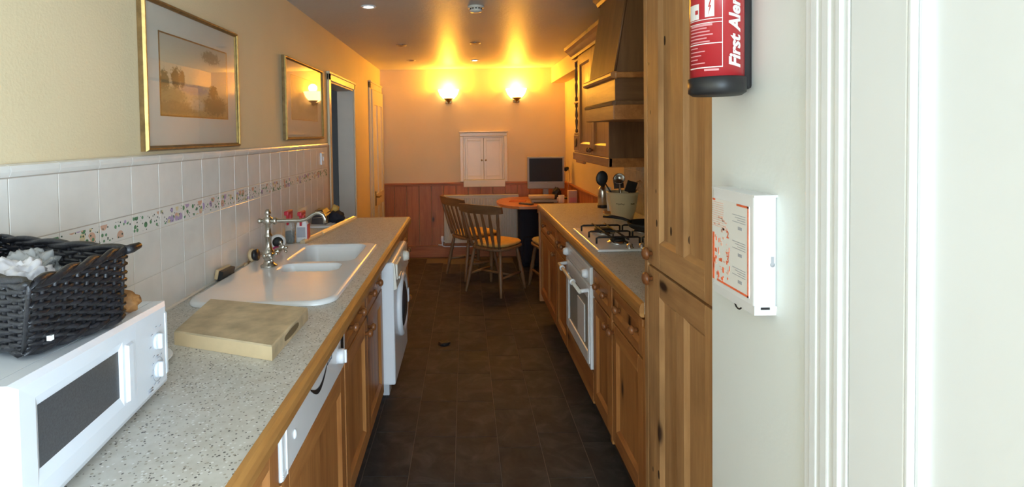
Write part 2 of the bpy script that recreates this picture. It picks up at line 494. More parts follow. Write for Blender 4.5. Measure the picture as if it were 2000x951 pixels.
# ------------------------------------------------------------------ mesh builder
class MB:
    def __init__(self):
        self.v, self.f, self.mi, self.sm, self.vs = [], [], [], [], []

    def add(self, verts, faces, mi=0, smooth=False, T=None):
        o = len(self.v)
        for p in verts:
            p = Vector(p)
            self.v.append(T @ p if T is not None else p)
            self.vs.append(smooth)
        for f in faces:
            self.f.append([i + o for i in f])
            self.mi.append(mi)
            self.sm.append(smooth)
        return self

    def box(self, x0, x1, y0, y1, z0, z1, mi=0, bev=0.0, T=None):
        x0, x1 = min(x0, x1), max(x0, x1)
        y0, y1 = min(y0, y1), max(y0, y1)
        z0, z1 = min(z0, z1), max(z0, z1)
        if bev <= 0:
            vs = [(x, y, z) for z in (z0, z1) for y in (y0, y1) for x in (x0, x1)]
            fs = [(0, 2, 3, 1), (4, 5, 7, 6), (0, 1, 5, 4), (2, 6, 7, 3), (0, 4, 6, 2), (1, 3, 7, 5)]
            return self.add(vs, fs, mi, False, T)
        b = min(bev, (x1 - x0) * .49, (y1 - y0) * .49, (z1 - z0) * .49)
        bm = bmesh.new()
        bmesh.ops.create_cube(bm, size=1)
        for q in bm.verts:
            q.co = Vector(((x0 + x1) / 2 + q.co.x * (x1 - x0), (y0 + y1) / 2 + q.co.y * (y1 - y0),
                           (z0 + z1) / 2 + q.co.z * (z1 - z0)))
        bmesh.ops.bevel(bm, geom=bm.edges[:], offset=b, segments=2, affect='EDGES', profile=0.5)
        bm.verts.index_update()
        vs = [tuple(q.co) for q in bm.verts]
        fs = [[q.index for q in f.verts] for f in bm.faces]
        bm.free()
        return self.add(vs, fs, mi, False, T)

    def hexa(self, bot, top, mi=0, T=None):
        """solid from two quads, listed counter-clockwise seen from above"""
        return self.add(list(bot) + list(top),
                        [(3, 2, 1, 0), (4, 5, 6, 7), (0, 1, 5, 4), (1, 2, 6, 5), (2, 3, 7, 6), (3, 0, 4, 7)], mi, False, T)

    def lathe(self, prof, n=20, mi=0, T=None, smooth=True, a0=0.0, a1=2 * PI):
        """prof: (radius, height) along local z"""
        full = abs(a1 - a0 - 2 * PI) < 1e-6
        cols = n if full else n + 1
        vs, fs = [], []
        for k in range(cols):
            a = a0 + (a1 - a0) * k / n
            for r, z in prof:
                vs.append((r * math.cos(a), r * math.sin(a), z))
        m = len(prof)
        for k in range(n):
            k2 = (k + 1) % cols
            for i in range(m - 1):
                fs.append((k * m + i, k2 * m + i, k2 * m + i + 1, k * m + i + 1))
        if full:
            if prof[0][0] > 1e-5:
                fs.append([k * m for k in range(cols)][::-1])
            if prof[-1][0] > 1e-5:
                fs.append([k * m + m - 1 for k in range(cols)])
        return self.add(vs, fs, mi, smooth, T)

    def tube(self, path, r, n=8, mi=0, closed=False, T=None, flat=1.0):
        path = [Vector(p) for p in path]
        L = len(path)
        rr = r if isinstance(r, (list, tuple)) else [r] * L
        vs, fs = [], []
        prev = None
        for i, p in enumerate(path):
            if closed:
                t = path[(i + 1) % L] - path[i - 1]
            else:
                t = path[min(i + 1, L - 1)] - path[max(i - 1, 0)]
            t.normalize()
            if prev is None:
                ref = Vector((0, 0, 1)) if abs(t.z) < 0.9 else Vector((1, 0, 0))
                a = t.cross(ref).normalized()
            else:
                a = (prev - t * prev.dot(t))
                a = a.normalized() if a.length > 1e-6 else t.cross(Vector((0, 0, 1))).normalized()
            prev = a
            bb = t.cross(a)
            for k in range(n):
                ang = 2 * PI * k / n
                vs.append(p + a * (rr[i] * math.cos(ang)) + bb * (rr[i] * flat * math.sin(ang)))
        for i in range(L if closed else L - 1):
            j = (i + 1) % L
            for k in range(n):
                k2 = (k + 1) % n
                fs.append((i * n + k, i * n + k2, j * n + k2, j * n + k))
        if not closed:
            fs.append([k for k in range(n)][::-1])
            fs.append([(L - 1) * n + k for k in range(n)])
        return self.add(vs, fs, mi, True, T)

    def prism(self, poly, h0, h1, plane='xy', mi=0, T=None):
        """extrude a 2D polygon between h0 and h1 along the missing axis"""
        def mk(a, b, h):
            return {'xy': (a, b, h), 'xz': (a, h, b), 'yz': (h, a, b)}[plane]
        n = len(poly)
        vs = [mk(a, b, h0) for a, b in poly] + [mk(a, b, h1) for a, b in poly]
        fs = [[i for i in range(n)][::-1], [n + i for i in range(n)]]
        fs += [(i, (i + 1) % n, n + (i + 1) % n, n + i) for i in range(n)]
        return self.add(vs, fs, mi, False, T)

    def ball(self, c, r, mi=0, n=14, m=8, T=None):
        if not isinstance(r, (tuple, list)):
            r = (r, r, r)
        vs, fs = [], []
        for i in range(m + 1):
            ph = PI * i / m
            for k in range(n):
                a = 2 * PI * k / n
                vs.append((c[0] + r[0] * math.sin(ph) * math.cos(a), c[1] + r[1] * math.sin(ph) * math.sin(a),
                           c[2] + r[2] * math.cos(ph)))
        for i in range(m):
            for k in range(n):
                k2 = (k + 1) % n
                fs.append((i * n + k, (i + 1) * n + k, (i + 1) * n + k2, i * n + k2))
        return self.add(vs, fs, mi, True, T)


ORIGIN = {}


def obj(name, mb, mats, parent=None, loc=None, local=False, rot=None):
    """one mesh object; vertices are in room coordinates unless local=True"""
    if not isinstance(mats, (list, tuple)):
        mats = [mats]
    base = Vector(loc) if loc is not None else (ORIGIN[parent.name] if parent is not None else Vector((0, 0, 0)))
    me = bpy.data.meshes.new(name)
    off = Vector((0, 0, 0)) if local else base
    bm = bmesh.new()
    bvs = [bm.verts.new(p - off) for p in mb.v]
    for f, mi, sm in zip(mb.f, mb.mi, mb.sm):
        try:
            bf = bm.faces.new([bvs[i] for i in f])
        except ValueError:
            continue
        bf.material_index = mi
        bf.smooth = sm
    weld = [q for q, w in zip(bvs, mb.vs) if w]
    if weld:
        bmesh.ops.remove_doubles(bm, verts=weld, dist=1e-6)
    bmesh.ops.recalc_face_normals(bm, faces=bm.faces[:])
    bm.to_mesh(me)
    bm.free()
    for m in mats:
        me.materials.append(M[m] if isinstance(m, str) else m)
    o = bpy.data.objects.new(name, me)
    col.objects.link(o)
    if parent is not None:
        o.parent = parent
        o.location = (base - ORIGIN[parent.name]) if not local else (loc or (0, 0, 0))
    else:
        o.location = base if (loc is not None) else (0, 0, 0)
    if rot is not None:
        o.rotation_euler = rot
    ORIGIN[o.name] = base
    return o


def tag(o, label, cat, group=None):
    o['label'] = label
    o['category'] = cat
    if group:
        o['group'] = group
    return o


def thing(name, label, cat, loc, group=None, rotz=0.0):
    o = bpy.data.objects.new(name, None)
    o.empty_display_size = 0.05
    col.objects.link(o)
    o.location = loc
    o.rotation_euler = (0, 0, rotz)
    ORIGIN[o.name] = Vector(loc)
    return tag(o, label, cat, group)


def struct(name, mb, mats, parent=None):
    o = obj(name, mb, mats, parent)
    if parent is None:
        o['kind'] = 'structure'
    return o


def piece(name, me, parent, loc):
    """one more piece sharing mesh data (child of a piece of the setting)"""
    o = bpy.data.objects.new(name, me)
    col.objects.link(o)
    o.parent = parent
    o.location = Vector(loc) - ORIGIN[parent.name]
    ORIGIN[o.name] = Vector(loc)
    return o


def mesh_of(name, mb, mats):
    o = obj(name, mb, mats, local=True)
    me = o.data
    bpy.data.objects.remove(o)
    return me


def dup(root, loc, rotz, label, group=None):
    r = root.copy()
    col.objects.link(r)
    r.location = loc
    r.rotation_euler = (0, 0, rotz)
    r['label'] = label
    if group:
        r['group'] = group
    for ch in list(root.children):
        c = ch.copy()
        col.objects.link(c)
        c.parent = r
        for g in list(ch.children):
            d = g.copy()
            col.objects.link(d)
            d.parent = c
    return r


def Tm(loc, z=(0, 0, 1), x=None):
    """frame with its z axis along z"""
    z = Vector(z).normalized()
    q = Vector((0, 0, 1)).rotation_difference(z).to_matrix().to_4x4()
    return Matrix.Translation(loc) @ q


def text_mesh(body, size, shear=0.0, bold=0.0, align='LEFT'):
    cu = bpy.data.curves.new('lettering', 'FONT')
    cu.body = body
    cu.size = size
    cu.shear = shear
    cu.offset = bold
    cu.align_x = align
    cu.resolution_u = 3
    o = bpy.data.objects.new('lettering', cu)
    col.objects.link(o)
    dg = bpy.context.evaluated_depsgraph_get()
    me = o.evaluated_get(dg).to_mesh()
    vs = [tuple(q.co) for q in me.vertices]
    fs = [list(p.vertices) for p in me.polygons]
    o.evaluated_get(dg).to_mesh_clear()
    bpy.data.objects.remove(o)
    bpy.data.curves.remove(cu)
    return vs, fs


# ------------------------------------------------------------------ dimensions of the room
XL, XR, YF, ZC = -1.03, 1.24, 6.75, 2.32      # left wall, right wall, far wall, ceiling
YB = -2.10                                     # wall behind the camera
XW = 0.57                                      # white wall beside the camera
CT = 0.94                                      # worktop height

# ------------------------------------------------------------------ floor
fl = struct('floor', MB().box(-2.6, 1.8, YB - .1, 9.2, -.06, -.002), 'floor_joint')
TW, TL = 0.207, 0.366
t_me = mesh_of('floor_tile', MB().box(-TW / 2 + .0016, TW / 2 - .0016, -TL / 2 + .0016, TL / 2 - .0016, -.003, 0, bev=.0012), 'slate')
offs = [0.13, 0.0, 0.17, 0.05, 0.25, 0.10, 0.30, 0.02, 0.21, 0.14]
for i in range(-5, 6):
    x = -0.066 + TW * (i + .5)
    y = 0.6 + TL * offs[i % 10] * 2
    while y < YF - TL / 2 - .02:
        if not ((x < -0.62 or x > 0.80) and y < 4.6):
            piece('floor_tile', t_me, fl, (x, y, 0))
        y += TL

# ------------------------------------------------------------------ ceiling, soffit
struct('ceiling', MB().box(-2.6, 1.8, YB - .1, 9.2, ZC, ZC + .08), 'ceiling')
struct('trim_1', MB().box(1.075, XR, 4.28, YF, 2.13, ZC, bev=.006), 'wall')

# ------------------------------------------------------------------ left wall with doorway
WT = 0.13
DY0, DY1, DZ = 4.20, 5.06, 1.93               # opening to the side hall
wl = struct('wall_left', MB().box(XL - WT, XL, YB, DY0 - .03, 0, ZC).box(XL - WT, XL, DY0 - .03, DY1 + .03, DZ + .02, ZC)
            .box(XL - WT, XL, DY1 + .03, YF + .1, 0, ZC), 'wall')
# glazed tiles: skirt row, plain row, floral border, plain row, rounded trim row
g = MB().box(XL, XL + .0095, -.2, 4.14, CT - .03, 1.455)
obj('grout', g, 'grout', wl)
ts = 0.1497
gap = 0.0013


def tile_mesh(name, h, mat, d=.0075):
    return mesh_of(name, MB().box(0, d, gap, ts - gap, gap, h - gap, bev=.0009), mat)


tm_full = tile_mesh('tile', 0.148, 'tile')
tm_low = tile_mesh('tile', 0.136, 'tile')
tm_b = tile_mesh('border_tile', 0.069, 'border')
prof = [(0, 0), (.010, .001), (.0125, .006), (.0145, .012), (.0145, .020), (.012, .026), (0, .030)]
tmb = MB()
tmb.add([(a, gap, b) for a, b in prof] + [(a, ts - gap, b) for a, b in prof],
        [[i for i in range(7)], [7 + i for i in range(7)][::-1]] + [(i, i + 1, 8 + i, 7 + i) for i in range(6)], 0, False)
tm_trim = mesh_of('trim_tile', tmb, 'tile')
y0 = 1.219 - ts * 6
for i in range(26):
    y = y0 + ts * i
    if y + ts > 4.16:
        break
    for nm, me, z in (('tile', tm_low, CT + .003), ('tile', tm_full, 1.077), ('border_tile', tm_b, 1.223),
                      ('tile', tm_full, 1.292), ('trim_tile', tm_trim, 1.441)):
        piece(nm, me, wl, (XL + .003, y, z))
obj('sealant', MB().tube([(XL + .012, -.2, CT + .002), (XL + .012, 3.86, CT + .002)], .007, 6), 'silicone', wl)

# door lining and architrave of the hall opening
tr = MB()
tr.box(XL - WT - .01, XL + .006, DY0 - .03, DY0, 0, DZ + .02)
tr.box(XL - WT - .01, XL + .006, DY1, DY1 + .03, 0, DZ + .02)
tr.box(XL - WT - .01, XL + .006, DY0 - .03, DY1 + .03, DZ, DZ + .03)
obj('door_lining', tr, 'lining', wl)
ar = MB()
for (a, b, c, d) in ((DY0 - .075, DY0 - .012, 0, DZ + .075), (DY1 + .012, DY1 + .05, 0, DZ + .075)):
    ar.box(XL, XL + .018, a, b, c, d, bev=.005)
ar.box(XL, XL + .018, DY0 - .075, DY1 + .05, DZ + .012, DZ + .065, bev=.005)
ar.box(XL, XL + .026, DY0 - .08, DY1 + .055, DZ + .06, DZ + .08, bev=.004)
obj('architrave', ar, 'cream_gloss', wl)
# hall beyond
struct('wall_hall', MB().box(-2.5, -2.4, 2.6, 9.2, 0, ZC).box(-2.4, XL - WT, 9.0, 9.2, 0, ZC), 'hall_grey')

# ------------------------------------------------------------------ far wall with wainscot
wf = struct('wall_far', MB().box(XL - .1, XR + .12, YF, YF + .12, 0, ZC), 'wall')
pw = 0.152
p_me = mesh_of('plank', MB().box(.0016, pw - .0016, -.016, 0, 0, .76, bev=.004), 'wain_z')
i = 0
x = XL + .0
while x < XR - .02:
    piece('plank', p_me, wf, (min(x, XR - pw), YF, .145))
    x += pw
obj('dado_rail', MB().box(XL, XR, YF - .032, YF, .903, .925, bev=.006).box(XL, XR, YF - .024, YF, .885, .905, bev=.004), 'wain_x', wf)
struct('baseboard_far', MB().box(XL, XR, YF - .024, YF, 0, .14, bev=.004).box(XL, XR, YF - .03, YF, .14, .152, bev=.004), 'wain_x')

# ------------------------------------------------------------------ right wall
wr = struct('wall_right', MB().box(XR, XR + .12, 1.26, YF + .1, 0, ZC), 'wall')
pw2 = 0.10
p2 = mesh_of('plank', MB().box(-.016, 0, .0016, pw2 - .0016, 0, .90, bev=.004), 'wain_z')
y = 4.55
while y < YF - .03:
    piece('plank', p2, wr, (XR, y, .005))
    y += pw2
obj('dado_rail', MB().box(XR - .032, XR, 4.55, YF - .02, .903, .925, bev=.006), 'wain_y', wr)
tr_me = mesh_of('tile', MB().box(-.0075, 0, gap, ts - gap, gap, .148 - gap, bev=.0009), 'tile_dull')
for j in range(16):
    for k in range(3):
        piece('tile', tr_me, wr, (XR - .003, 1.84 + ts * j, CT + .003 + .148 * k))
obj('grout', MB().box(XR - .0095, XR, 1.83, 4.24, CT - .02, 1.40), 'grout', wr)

# white wall beside the camera, and the white door in it
ww = struct('wall_near', MB().box(XW, XW + .7, .905, 1.263, 0, ZC).box(XW, 1.72, -.17, -.05, 0, ZC).box(1.60, 1.72, YB, -1.85, 0, ZC).box(1.60, 1.72, -.39, -.17, 0, ZC).box(1.60, 1.72, -1.85, -.39, 0, .36).box(1.60, 1.72, -1.85, -.39, 2.14, ZC)
            .box(XW, XW + .12, -.05, .904, 2.08, ZC), 'white_wall')
arch = MB()
arch.box(XW - .008, XW + .02, .803, .905, 0, 2.10, bev=.002)
arch.box(XW - .011, XW + .02, .842, .862, 0, 2.11, bev=.003)
arch.box(XW - .012, XW + .02, .815, .829, 0, 2.12, bev=.003)
arch.box(XW - .010, XW + .02, .872, .890, 0, 2.12, bev=.002)
struct('trim_2', arch, 'gloss_white')
dr = MB()
dx0, dx1 = XW - .007, XW + .034
DN, DF = .02, .8005
stiles = [(DN, DN + .10), (.350, .430), (DF - .102, DF)]
for a, b in stiles:
    dr.box(dx0, dx1, a, b, .012, 2.04, bev=.002)
for a, b in ((.012, .22), (.78, .92), (1.74, 2.04)):
    for q in range(2):
        dr.box(dx0, dx1, stiles[q][1], stiles[q + 1][0], a, b)
dd = struct('door_1', dr, 'gloss_white')
for q in range(2):
    for a, b in ((.22, .78), (.92, 1.74)):
        ya, yb = stiles[q][1], stiles[q + 1][0]
        obj('panel', MB().box(dx0 + .016, dx1 - .012, ya - .006, yb + .006, a - .006, b + .006), 'gloss_white', dd)
        mo = MB()
        for inset_, w, prj in ((0, .009, -.0008), (.0095, .009, .006)):
            mo.box(dx0 + prj, dx0 + .018, ya + inset_, ya + inset_ + w, a + inset_, b - inset_, bev=.003)
            mo.box(dx0 + prj, dx0 + .018, yb - inset_ - w, yb - inset_, a + inset_, b - inset_, bev=.003)
            mo.box(dx0 + prj, dx0 + .018, ya + inset_, yb - inset_, a + inset_, a + inset_ + w, bev=.003)
            mo.box(dx0 + prj, dx0 + .018, ya + inset_, yb - inset_, b - inset_ - w, b - inset_, bev=.003)
        obj('panel_moulding', mo, 'gloss_white', dd)

# wall behind the camera with a glazed opening
WA, WB = -.35, 1.57
struct('wall_back', MB().box(XL - WT, 1.72, YB - .1, YB, 0, .32).box(XL - WT, 1.72, YB - .1, YB, 2.25, ZC)
       .box(XL - WT, WA, YB - .1, YB, .32, 2.25).box(WB, 1.72, YB - .1, YB, .32, 2.25), 'white_wall')
wn = MB()
for a, b in ((WA, WA + .05), (.585, .635), (WB - .05, WB)):
    wn.box(a, b, YB - .08, YB - .03, .32, 2.25)
wn.box(WA, WB, YB - .08, YB - .03, .32, .37).box(WA, WB, YB - .08, YB - .03, 2.20, 2.25)
w1 = struct('window_1', wn, 'gloss_white')
for a, b in ((WA + .05, .585), (.635, WB - .05)):
    obj('pane', MB().box(a, b, YB - .058, YB - .052, .37, 2.20), 'window_glass', w1)

w2f = MB().box(1.64, 1.69, -1.85, -1.80, .36, 2.14).box(1.64, 1.69, -.44, -.39, .36, 2.14).box(1.64, 1.69, -1.85, -.39, .36, .41).box(1.64, 1.69, -1.85, -.39, 2.09, 2.14)
w2 = struct('fill_window', w2f, 'gloss_white')  # unseen window added to go with the side fill light
obj('pane', MB().box(1.662, 1.668, -1.80, -.44, .41, 2.09), 'window_glass', w2)

# far left panelled door
d2 = MB()
a0, a1 = 5.97, 6.72
X2 = XL + .004
st = [(a0, a0 + .10), (6.31, 6.40), (a1 - .10, a1)]
for a, b in st:
    d2.box(X2, X2 + .03, a, b, .01, 2.02)
for a, b in ((.01, .2), (.72, .86), (1.86, 2.02)):
    for q in range(2):
        d2.box(X2, X2 + .03, st[q][1], st[q + 1][0], a, b)
D2 = struct('door_2', d2, 'cream_gloss')
for q in range(2):
    for a, b in ((.2, .72), (.86, 1.86)):
        obj('panel', MB().box(X2, X2 + .016, st[q][1], st[q + 1][0], a, b), 'cream_gloss', D2)
hd = MB().box(X2 + .03, X2 + .037, 6.03, 6.07, .74, .90, bev=.003)
hd.tube([(X2 + .035, 6.05, .84), (X2 + .075, 6.05, .84), (X2 + .08, 6.09, .845), (X2 + .078, 6.16, .838)], .009, 8)
obj('door_handle', hd, 'brass', D2)
a2 = MB()
a2.box(XL, XL + .02, a0 - .07, a0 - .006, 0, 2.10, bev=.005).box(XL, XL + .02, a0 - .07, a1 + .02, 2.03, 2.10, bev=.005)
a2.box(XL, XL + .03, a0 - .075, a1 + .02, 2.095, 2.115, bev=.005)
struct('trim_3', a2, 'cream_gloss')


# ------------------------------------------------------------------ joinery
def front(parent, name, X, s, y0, y1, z0, z1, wood='pine', stile=.055, rail=.065, cols=1, mid=.06, top=None, label=None):
    """a framed front with recessed panels and sloped mouldings; s = +1 faces +x, -1 faces -x"""
    back = X - s * .02
    pz, py = wood + '_z', wood + '_y'
    top = rail if top is None else top
    f = MB()
    w = (y1 - y0 - 2 * stile - mid * (cols - 1)) / cols
    holes = []
    yy = y0 + stile
    f.box(back, X, y0, y0 + stile, z0, z1, 0, .002)
    for c in range(cols):
        holes.append((yy, yy + w))
        yy += w
        if c < cols - 1:
            f.box(back, X, yy, yy + mid, z0 + rail, z1 - top, 0, .0015)
            yy += mid
    f.box(back, X, y1 - stile, y1, z0, z1, 0, .002)
    f.box(back, X, y0 + stile, y1 - stile, z0, z0 + rail, 1, .0015)
    f.box(back, X, y0 + stile, y1 - stile, z1 - top, z1, 1, .0015)
    sl = min(.014, w * .2)
    zi0, zi1 = z0 + rail, z1 - top
    for a, b in holes:
        xo, xi = X - s * .001, X - s * .012
        o = [(xo, a, zi0), (xo, b, zi0), (xo, b, zi1), (xo, a, zi1)]
        n = [(xi, a + sl, zi0 + sl), (xi, b - sl, zi0 + sl), (xi, b - sl, zi1 - sl), (xi, a + sl, zi1 - sl)]
        f.add(o + n, [(0, 1, 5, 4), (2, 3, 7, 6)], 1)
        f.add(o + n, [(1, 2, 6, 5), (3, 0, 4, 7)], 0)
    d = obj(name, f, [pz, py], parent)
    if label:
        d['label'] = label
    for a, b in holes:
        obj('panel', MB().box(back + s * .002, X - s * .0115, a + .002, b - .002, zi0 + .002, zi1 - .002), pz, d)
    return d


def knob(parent, x, y, z, s, r=.0165, mat='knob_wood', name='knob'):
    prof = [(.007, -.002), (.007, .007), (.0085, .010), (r, .016), (r, .023), (r * .8, .029), (r * .35, .0325), (0, .033)]
    return obj(name, MB().lathe(prof, 14, T=Tm((x, y, z), (s, 0, 0))), mat, parent)


FL, FR = -.42, .605        # door faces of the left and right runs
ZBL, ZBR = .245, .205      # undersides of the doors

# ---- left run, nearest first
cb = thing('base_cabinet', 'pine base cabinet under the near end of the left worktop, before the dishwasher', 'cabinet', (-.72, .85, 0))
obj('carcass', MB().box(-1.0, FL - .022, .56, 1.188, ZBL, .895), 'pine_z', cb)
obj('plinth', MB().box(-.98, -.51, .56, 1.188, 0, ZBL), 'plinth', cb)
d = front(cb, 'door', FL, 1, .57, 1.184, ZBL, .89)
knob(d, FL, .63, .70, 1)

dw = thing('dishwasher', 'integrated dishwasher with white control strip above a pine door', 'dishwasher', (-.72, 1.51, 0))
obj('body', MB().box(-.99, FL - .024, 1.195, 1.835, ZBL, .885), 'enamel', dw)
obj('plinth', MB().box(-.98, -.51, 1.195, 1.835, 0, ZBL), 'plinth', dw)
cp = MB().box(FL - .022, FL + .004, 1.194, 1.836, .752, .885, bev=.005)
for k in range(3):
    cp.box(FL - .02, FL + .006, 1.196, 1.222, .757 + k * .005, .7595 + k * .005)
cp.box(FL, FL + .007, 1.222, 1.226, .757, .882)
strip = obj('control_panel', cp, 'enamel', dw)
hp = [(1.42 + .18 * t, .858 - .012 * math.sin(PI * t) * 2.6) for t in [i / 12 for i in range(13)]]
ha = MB().add([(FL + .0055, y, z) for y, z in hp] + [(FL + .0055, y, z - .004 - .012 * math.sin(PI * i / 12)) for i, (y, z) in enumerate(hp)],
              [(i, i + 1, 14 + i, 13 + i) for i in range(12)])
obj('grip_recess', ha, 'black', strip)
obj('programme_dial', MB().lathe([(.024, 0), (.023, .018), (.019, .022), (0, .022)], 20, T=Tm((FL + .004, 1.735, .818), (1, 0, 0)))
    .box(FL + .024, FL + .032, 1.731, 1.739, .797, .839, bev=.002), 'enamel', strip)
obj('display', MB().box(FL + .002, FL + .0055, 1.772, 1.808, .815, .868), 'black', strip)
obj('indicator', MB().ball((FL + .004, 1.285, .815), (.006, .008, .012)), 'enamel', strip)
pr = MB()
for k in range(5):
    pr.box(FL + .0042, FL + .005, 1.60 + k * .012, 1.606 + k * .012, .845, .852 + (k % 3) * .005)
obj('print', pr, 'dark_print', strip)
d = front(dw, 'door', FL, 1, 1.198, 1.832, ZBL, .745)
d['label'] = 'pine door panel of the dishwasher'

su = thing('sink_cabinet', 'pine sink cabinet with two drawer fronts and two doors', 'cabinet', (-.72, 2.265, 0))
obj('carcass', MB().box(-1.0, FL - .022, 1.842, 2.69, ZBL, .74), 'pine_z', su)
obj('plinth', MB().box(-.98, -.51, 1.842, 2.69, 0, ZBL), 'plinth', su)
for a, b in ((1.845, 2.262), (2.268, 2.686)):
    dwr = front(su, 'drawer', FL, 1, a, b, .775, .885, stile=.04, rail=.03)
    for t in (.3, .7):
        knob(dwr, FL - .006, a + (b - a) * t, .828, 1)
    d = front(su, 'door', FL, 1, a, b, ZBL, .765)
    knob(d, FL, (b - .035) if a < 2 else (a + .035), .71, 1)

wm = thing('washing_machine', 'white front loading washing machine with round glass door under the worktop', 'washing machine', (-.68, 3.0, 0))
XWM = -.365
obj('body', MB().box(-.50, XWM, 2.715, 3.29, .265, .885, bev=.010).box(-.96, -.49, 2.716, 3.289, .27, .775), 'enamel', wm)
obj('plinth', MB().box(-.92, -.51, 2.72, 3.285, 0, .272), 'plinth', wm)
obj('foot', MB().box(-.50, -.462, 3.16, 3.25, 0, .268, bev=.004), 'enamel', wm)
cpw = MB().add([(XWM - .002, 2.722, .745), (XWM - .002, 3.284, .745), (XWM - .002, 3.284, .88), (XWM - .002, 2.722, .88),
                (XWM + .014, 2.722, .752), (XWM + .014, 3.284, .752), (XWM + .004, 3.284, .88), (XWM + .004, 2.722, .88)],
               [(0, 1, 5, 4), (4, 5, 6, 7), (1, 2, 6, 5), (3, 0, 4, 7), (2, 3, 7, 6)])
cw_ = obj('control_panel', cpw, 'cream_plastic', wm)
obj('dial', MB().lathe([(.03, 0), (.028, .02), (.022, .032), (0, .033)], 18, T=Tm((XWM + .006, 3.10, .835), (1, 0, 0))), 'cream_plastic', cw_)
obj('soap_drawer', MB().box(XWM, XWM + .016, 2.75, 2.93, .79, .87, bev=.004).box(XWM + .01, XWM + .022, 2.79, 2.89, .785, .80, bev=.003), 'cream_plastic', cw_)
wd = obj('door', MB().lathe([(.170, 0), (.172, .012), (.160, .026), (.138, .022), (.128, .012)], 36, T=Tm((XWM, 2.985, .60), (1, 0, 0))), 'enamel', wm)
obj('door_glass', MB().lathe([(.130, .010), (.115, .02), (.07, .030), (0, .034)], 30, T=Tm((XWM, 2.985, .60), (1, 0, 0))), 'dark_glass', wd)
obj('handle', MB().box(XWM + .01, XWM + .03, 3.13, 3.155, .56, .64, bev=.005), 'enamel', wd)

ec = thing('base_cabinet', 'pine base cabinet beyond the washing machine at the far worktop end', 'cabinet', (-.72, 3.57, 0))
obj('carcass', MB().box(-1.0, FL - .022, 3.30, 3.83, ZBL, .895), 'pine_z', ec)
obj('plinth', MB().box(-.98, -.51, 3.30, 3.83, 0, ZBL), 'plinth', ec)
dwr = front(ec, 'drawer', FL + .01, 1, 3.305, 3.826, .775, .885, stile=.04, rail=.03)
knob(dwr, FL + .04, 3.42, .80, 1)
d = front(ec, 'door', FL + .01, 1, 3.305, 3.826, ZBL, .765)
knob(d, FL + .04, 3.42, .50, 1)

# ---- left worktop, cut out for the sink
SK = (-.985, -.462, 1.86, 2.885)   # sink outline
wt = thing('worktop', 'long speckled pale worktop with pine edging, microwave and sink on it', 'worktop', (-.72, 2.2, .9))
hx0, hx1, hy0, hy1 = -.93, -.52, 1.92, 2.84
lam = MB()
lam.box(XL + .002, -.409, .55, hy0, .90, CT)
lam.box(XL + .002, -.409, hy1, 3.86, .90, CT)
lam.box(XL + .002, hx0, hy0, hy1, .90, CT)
lam.box(hx1, -.409, hy0, hy1, .90, CT)
obj('laminate_top', lam, 'laminate', wt)
ep = [(-.409, .893), (-.395, .893), (-.389, .899), (-.388, .918), (-.391, .931), (-.398, .939), (-.409, .9412)]
obj('edging', MB().prism(ep, .55, 3.872, 'xz').box(XL + .002, -.40, 3.86, 3.872, .893, CT + .001), 'edge_wood', wt)

# ---- sink
sk = thing('sink', 'white ceramic one and a half bowl sink with drainer set in worktop', 'sink', (-.72, 2.37, CT))


def rrect(x0, x1, y0, y1, r, n=7):
    pts = []
    rs = r if isinstance(r, (tuple, list)) else (r,) * 4
    for (cx, cy, a), q in zip(((x1, y0, -PI / 2), (x1, y1, 0), (x0, y1, PI / 2), (x0, y0, PI)), rs):
        sx = -1 if cx == x1 else 1
        sy = 1 if cy == y0 else -1
        for k in range(n + 1):
            t = a + PI / 2 * k / n
            pts.append((cx + sx * q + q * math.cos(t), cy + sy * q + q * math.sin(t)))
    return pts


def loop3(pts, z):
    return [(a, b, z) for a, b in pts]


outer = rrect(SK[0], SK[1], SK[2], SK[3], (.085, .05, .05, .085))


def inset(pts, dd):
    cx = sum(p[0] for p in pts) / len(pts)
    cy = sum(p[1] for p in pts) / len(pts)
    hx = max(abs(p[0] - cx) for p in pts)
    hy = max(abs(p[1] - cy) for p in pts)
    return [(cx + (p[0] - cx) * (hx - dd) / hx, cy + (p[1] - cy) * (hy - dd) / hy) for p in pts]


bowl_b = rrect(-.832, -.512, 2.462, 2.848, .06)
bowl_s = rrect(-.815, -.545, 2.285, 2.432, .05)
sm = MB()
zt = CT + .016
rings = [(outer, CT + .001), (inset(outer, .001), CT + .009), (inset(outer, .006), CT + .0145), (inset(outer, .014), zt)]
for (pa, za), (pb, zb) in zip(rings, rings[1:]):
    n = len(pa)
    sm.add(loop3(pa, za) + loop3(pb, zb), [(i, (i + 1) % n, n + (i + 1) % n, n + i) for i in range(n)], 0, True)
top_outer = loop3(rings[-1][0], zt)
holes = [loop3(b, zt) for b in (bowl_b, bowl_s)]
polys = [[Vector(p) for p in top_outer]] + [[Vector(p) for p in h] for h in holes]
tris = tessellate_polygon(polys)
flat = [p for pl in polys for p in pl]
sm.add(flat, [tuple(t) for t in tris], 0, False)


def sunk(pts, prof):
    rs = [(inset(pts, dd) if dd else pts, zt - dz) for dd, dz in prof]
    for (pa, za), (pb, zb) in zip(rs, rs[1:]):
        n = len(pa)
        sm.add(loop3(pa, za) + loop3(pb, zb), [(i, (i + 1) % n, n + (i + 1) % n, n + i) for i in range(n)], 0, True)
    n = len(pts)
    sm.add(loop3(*rs[-1]), [list(range(n))], 0, False)


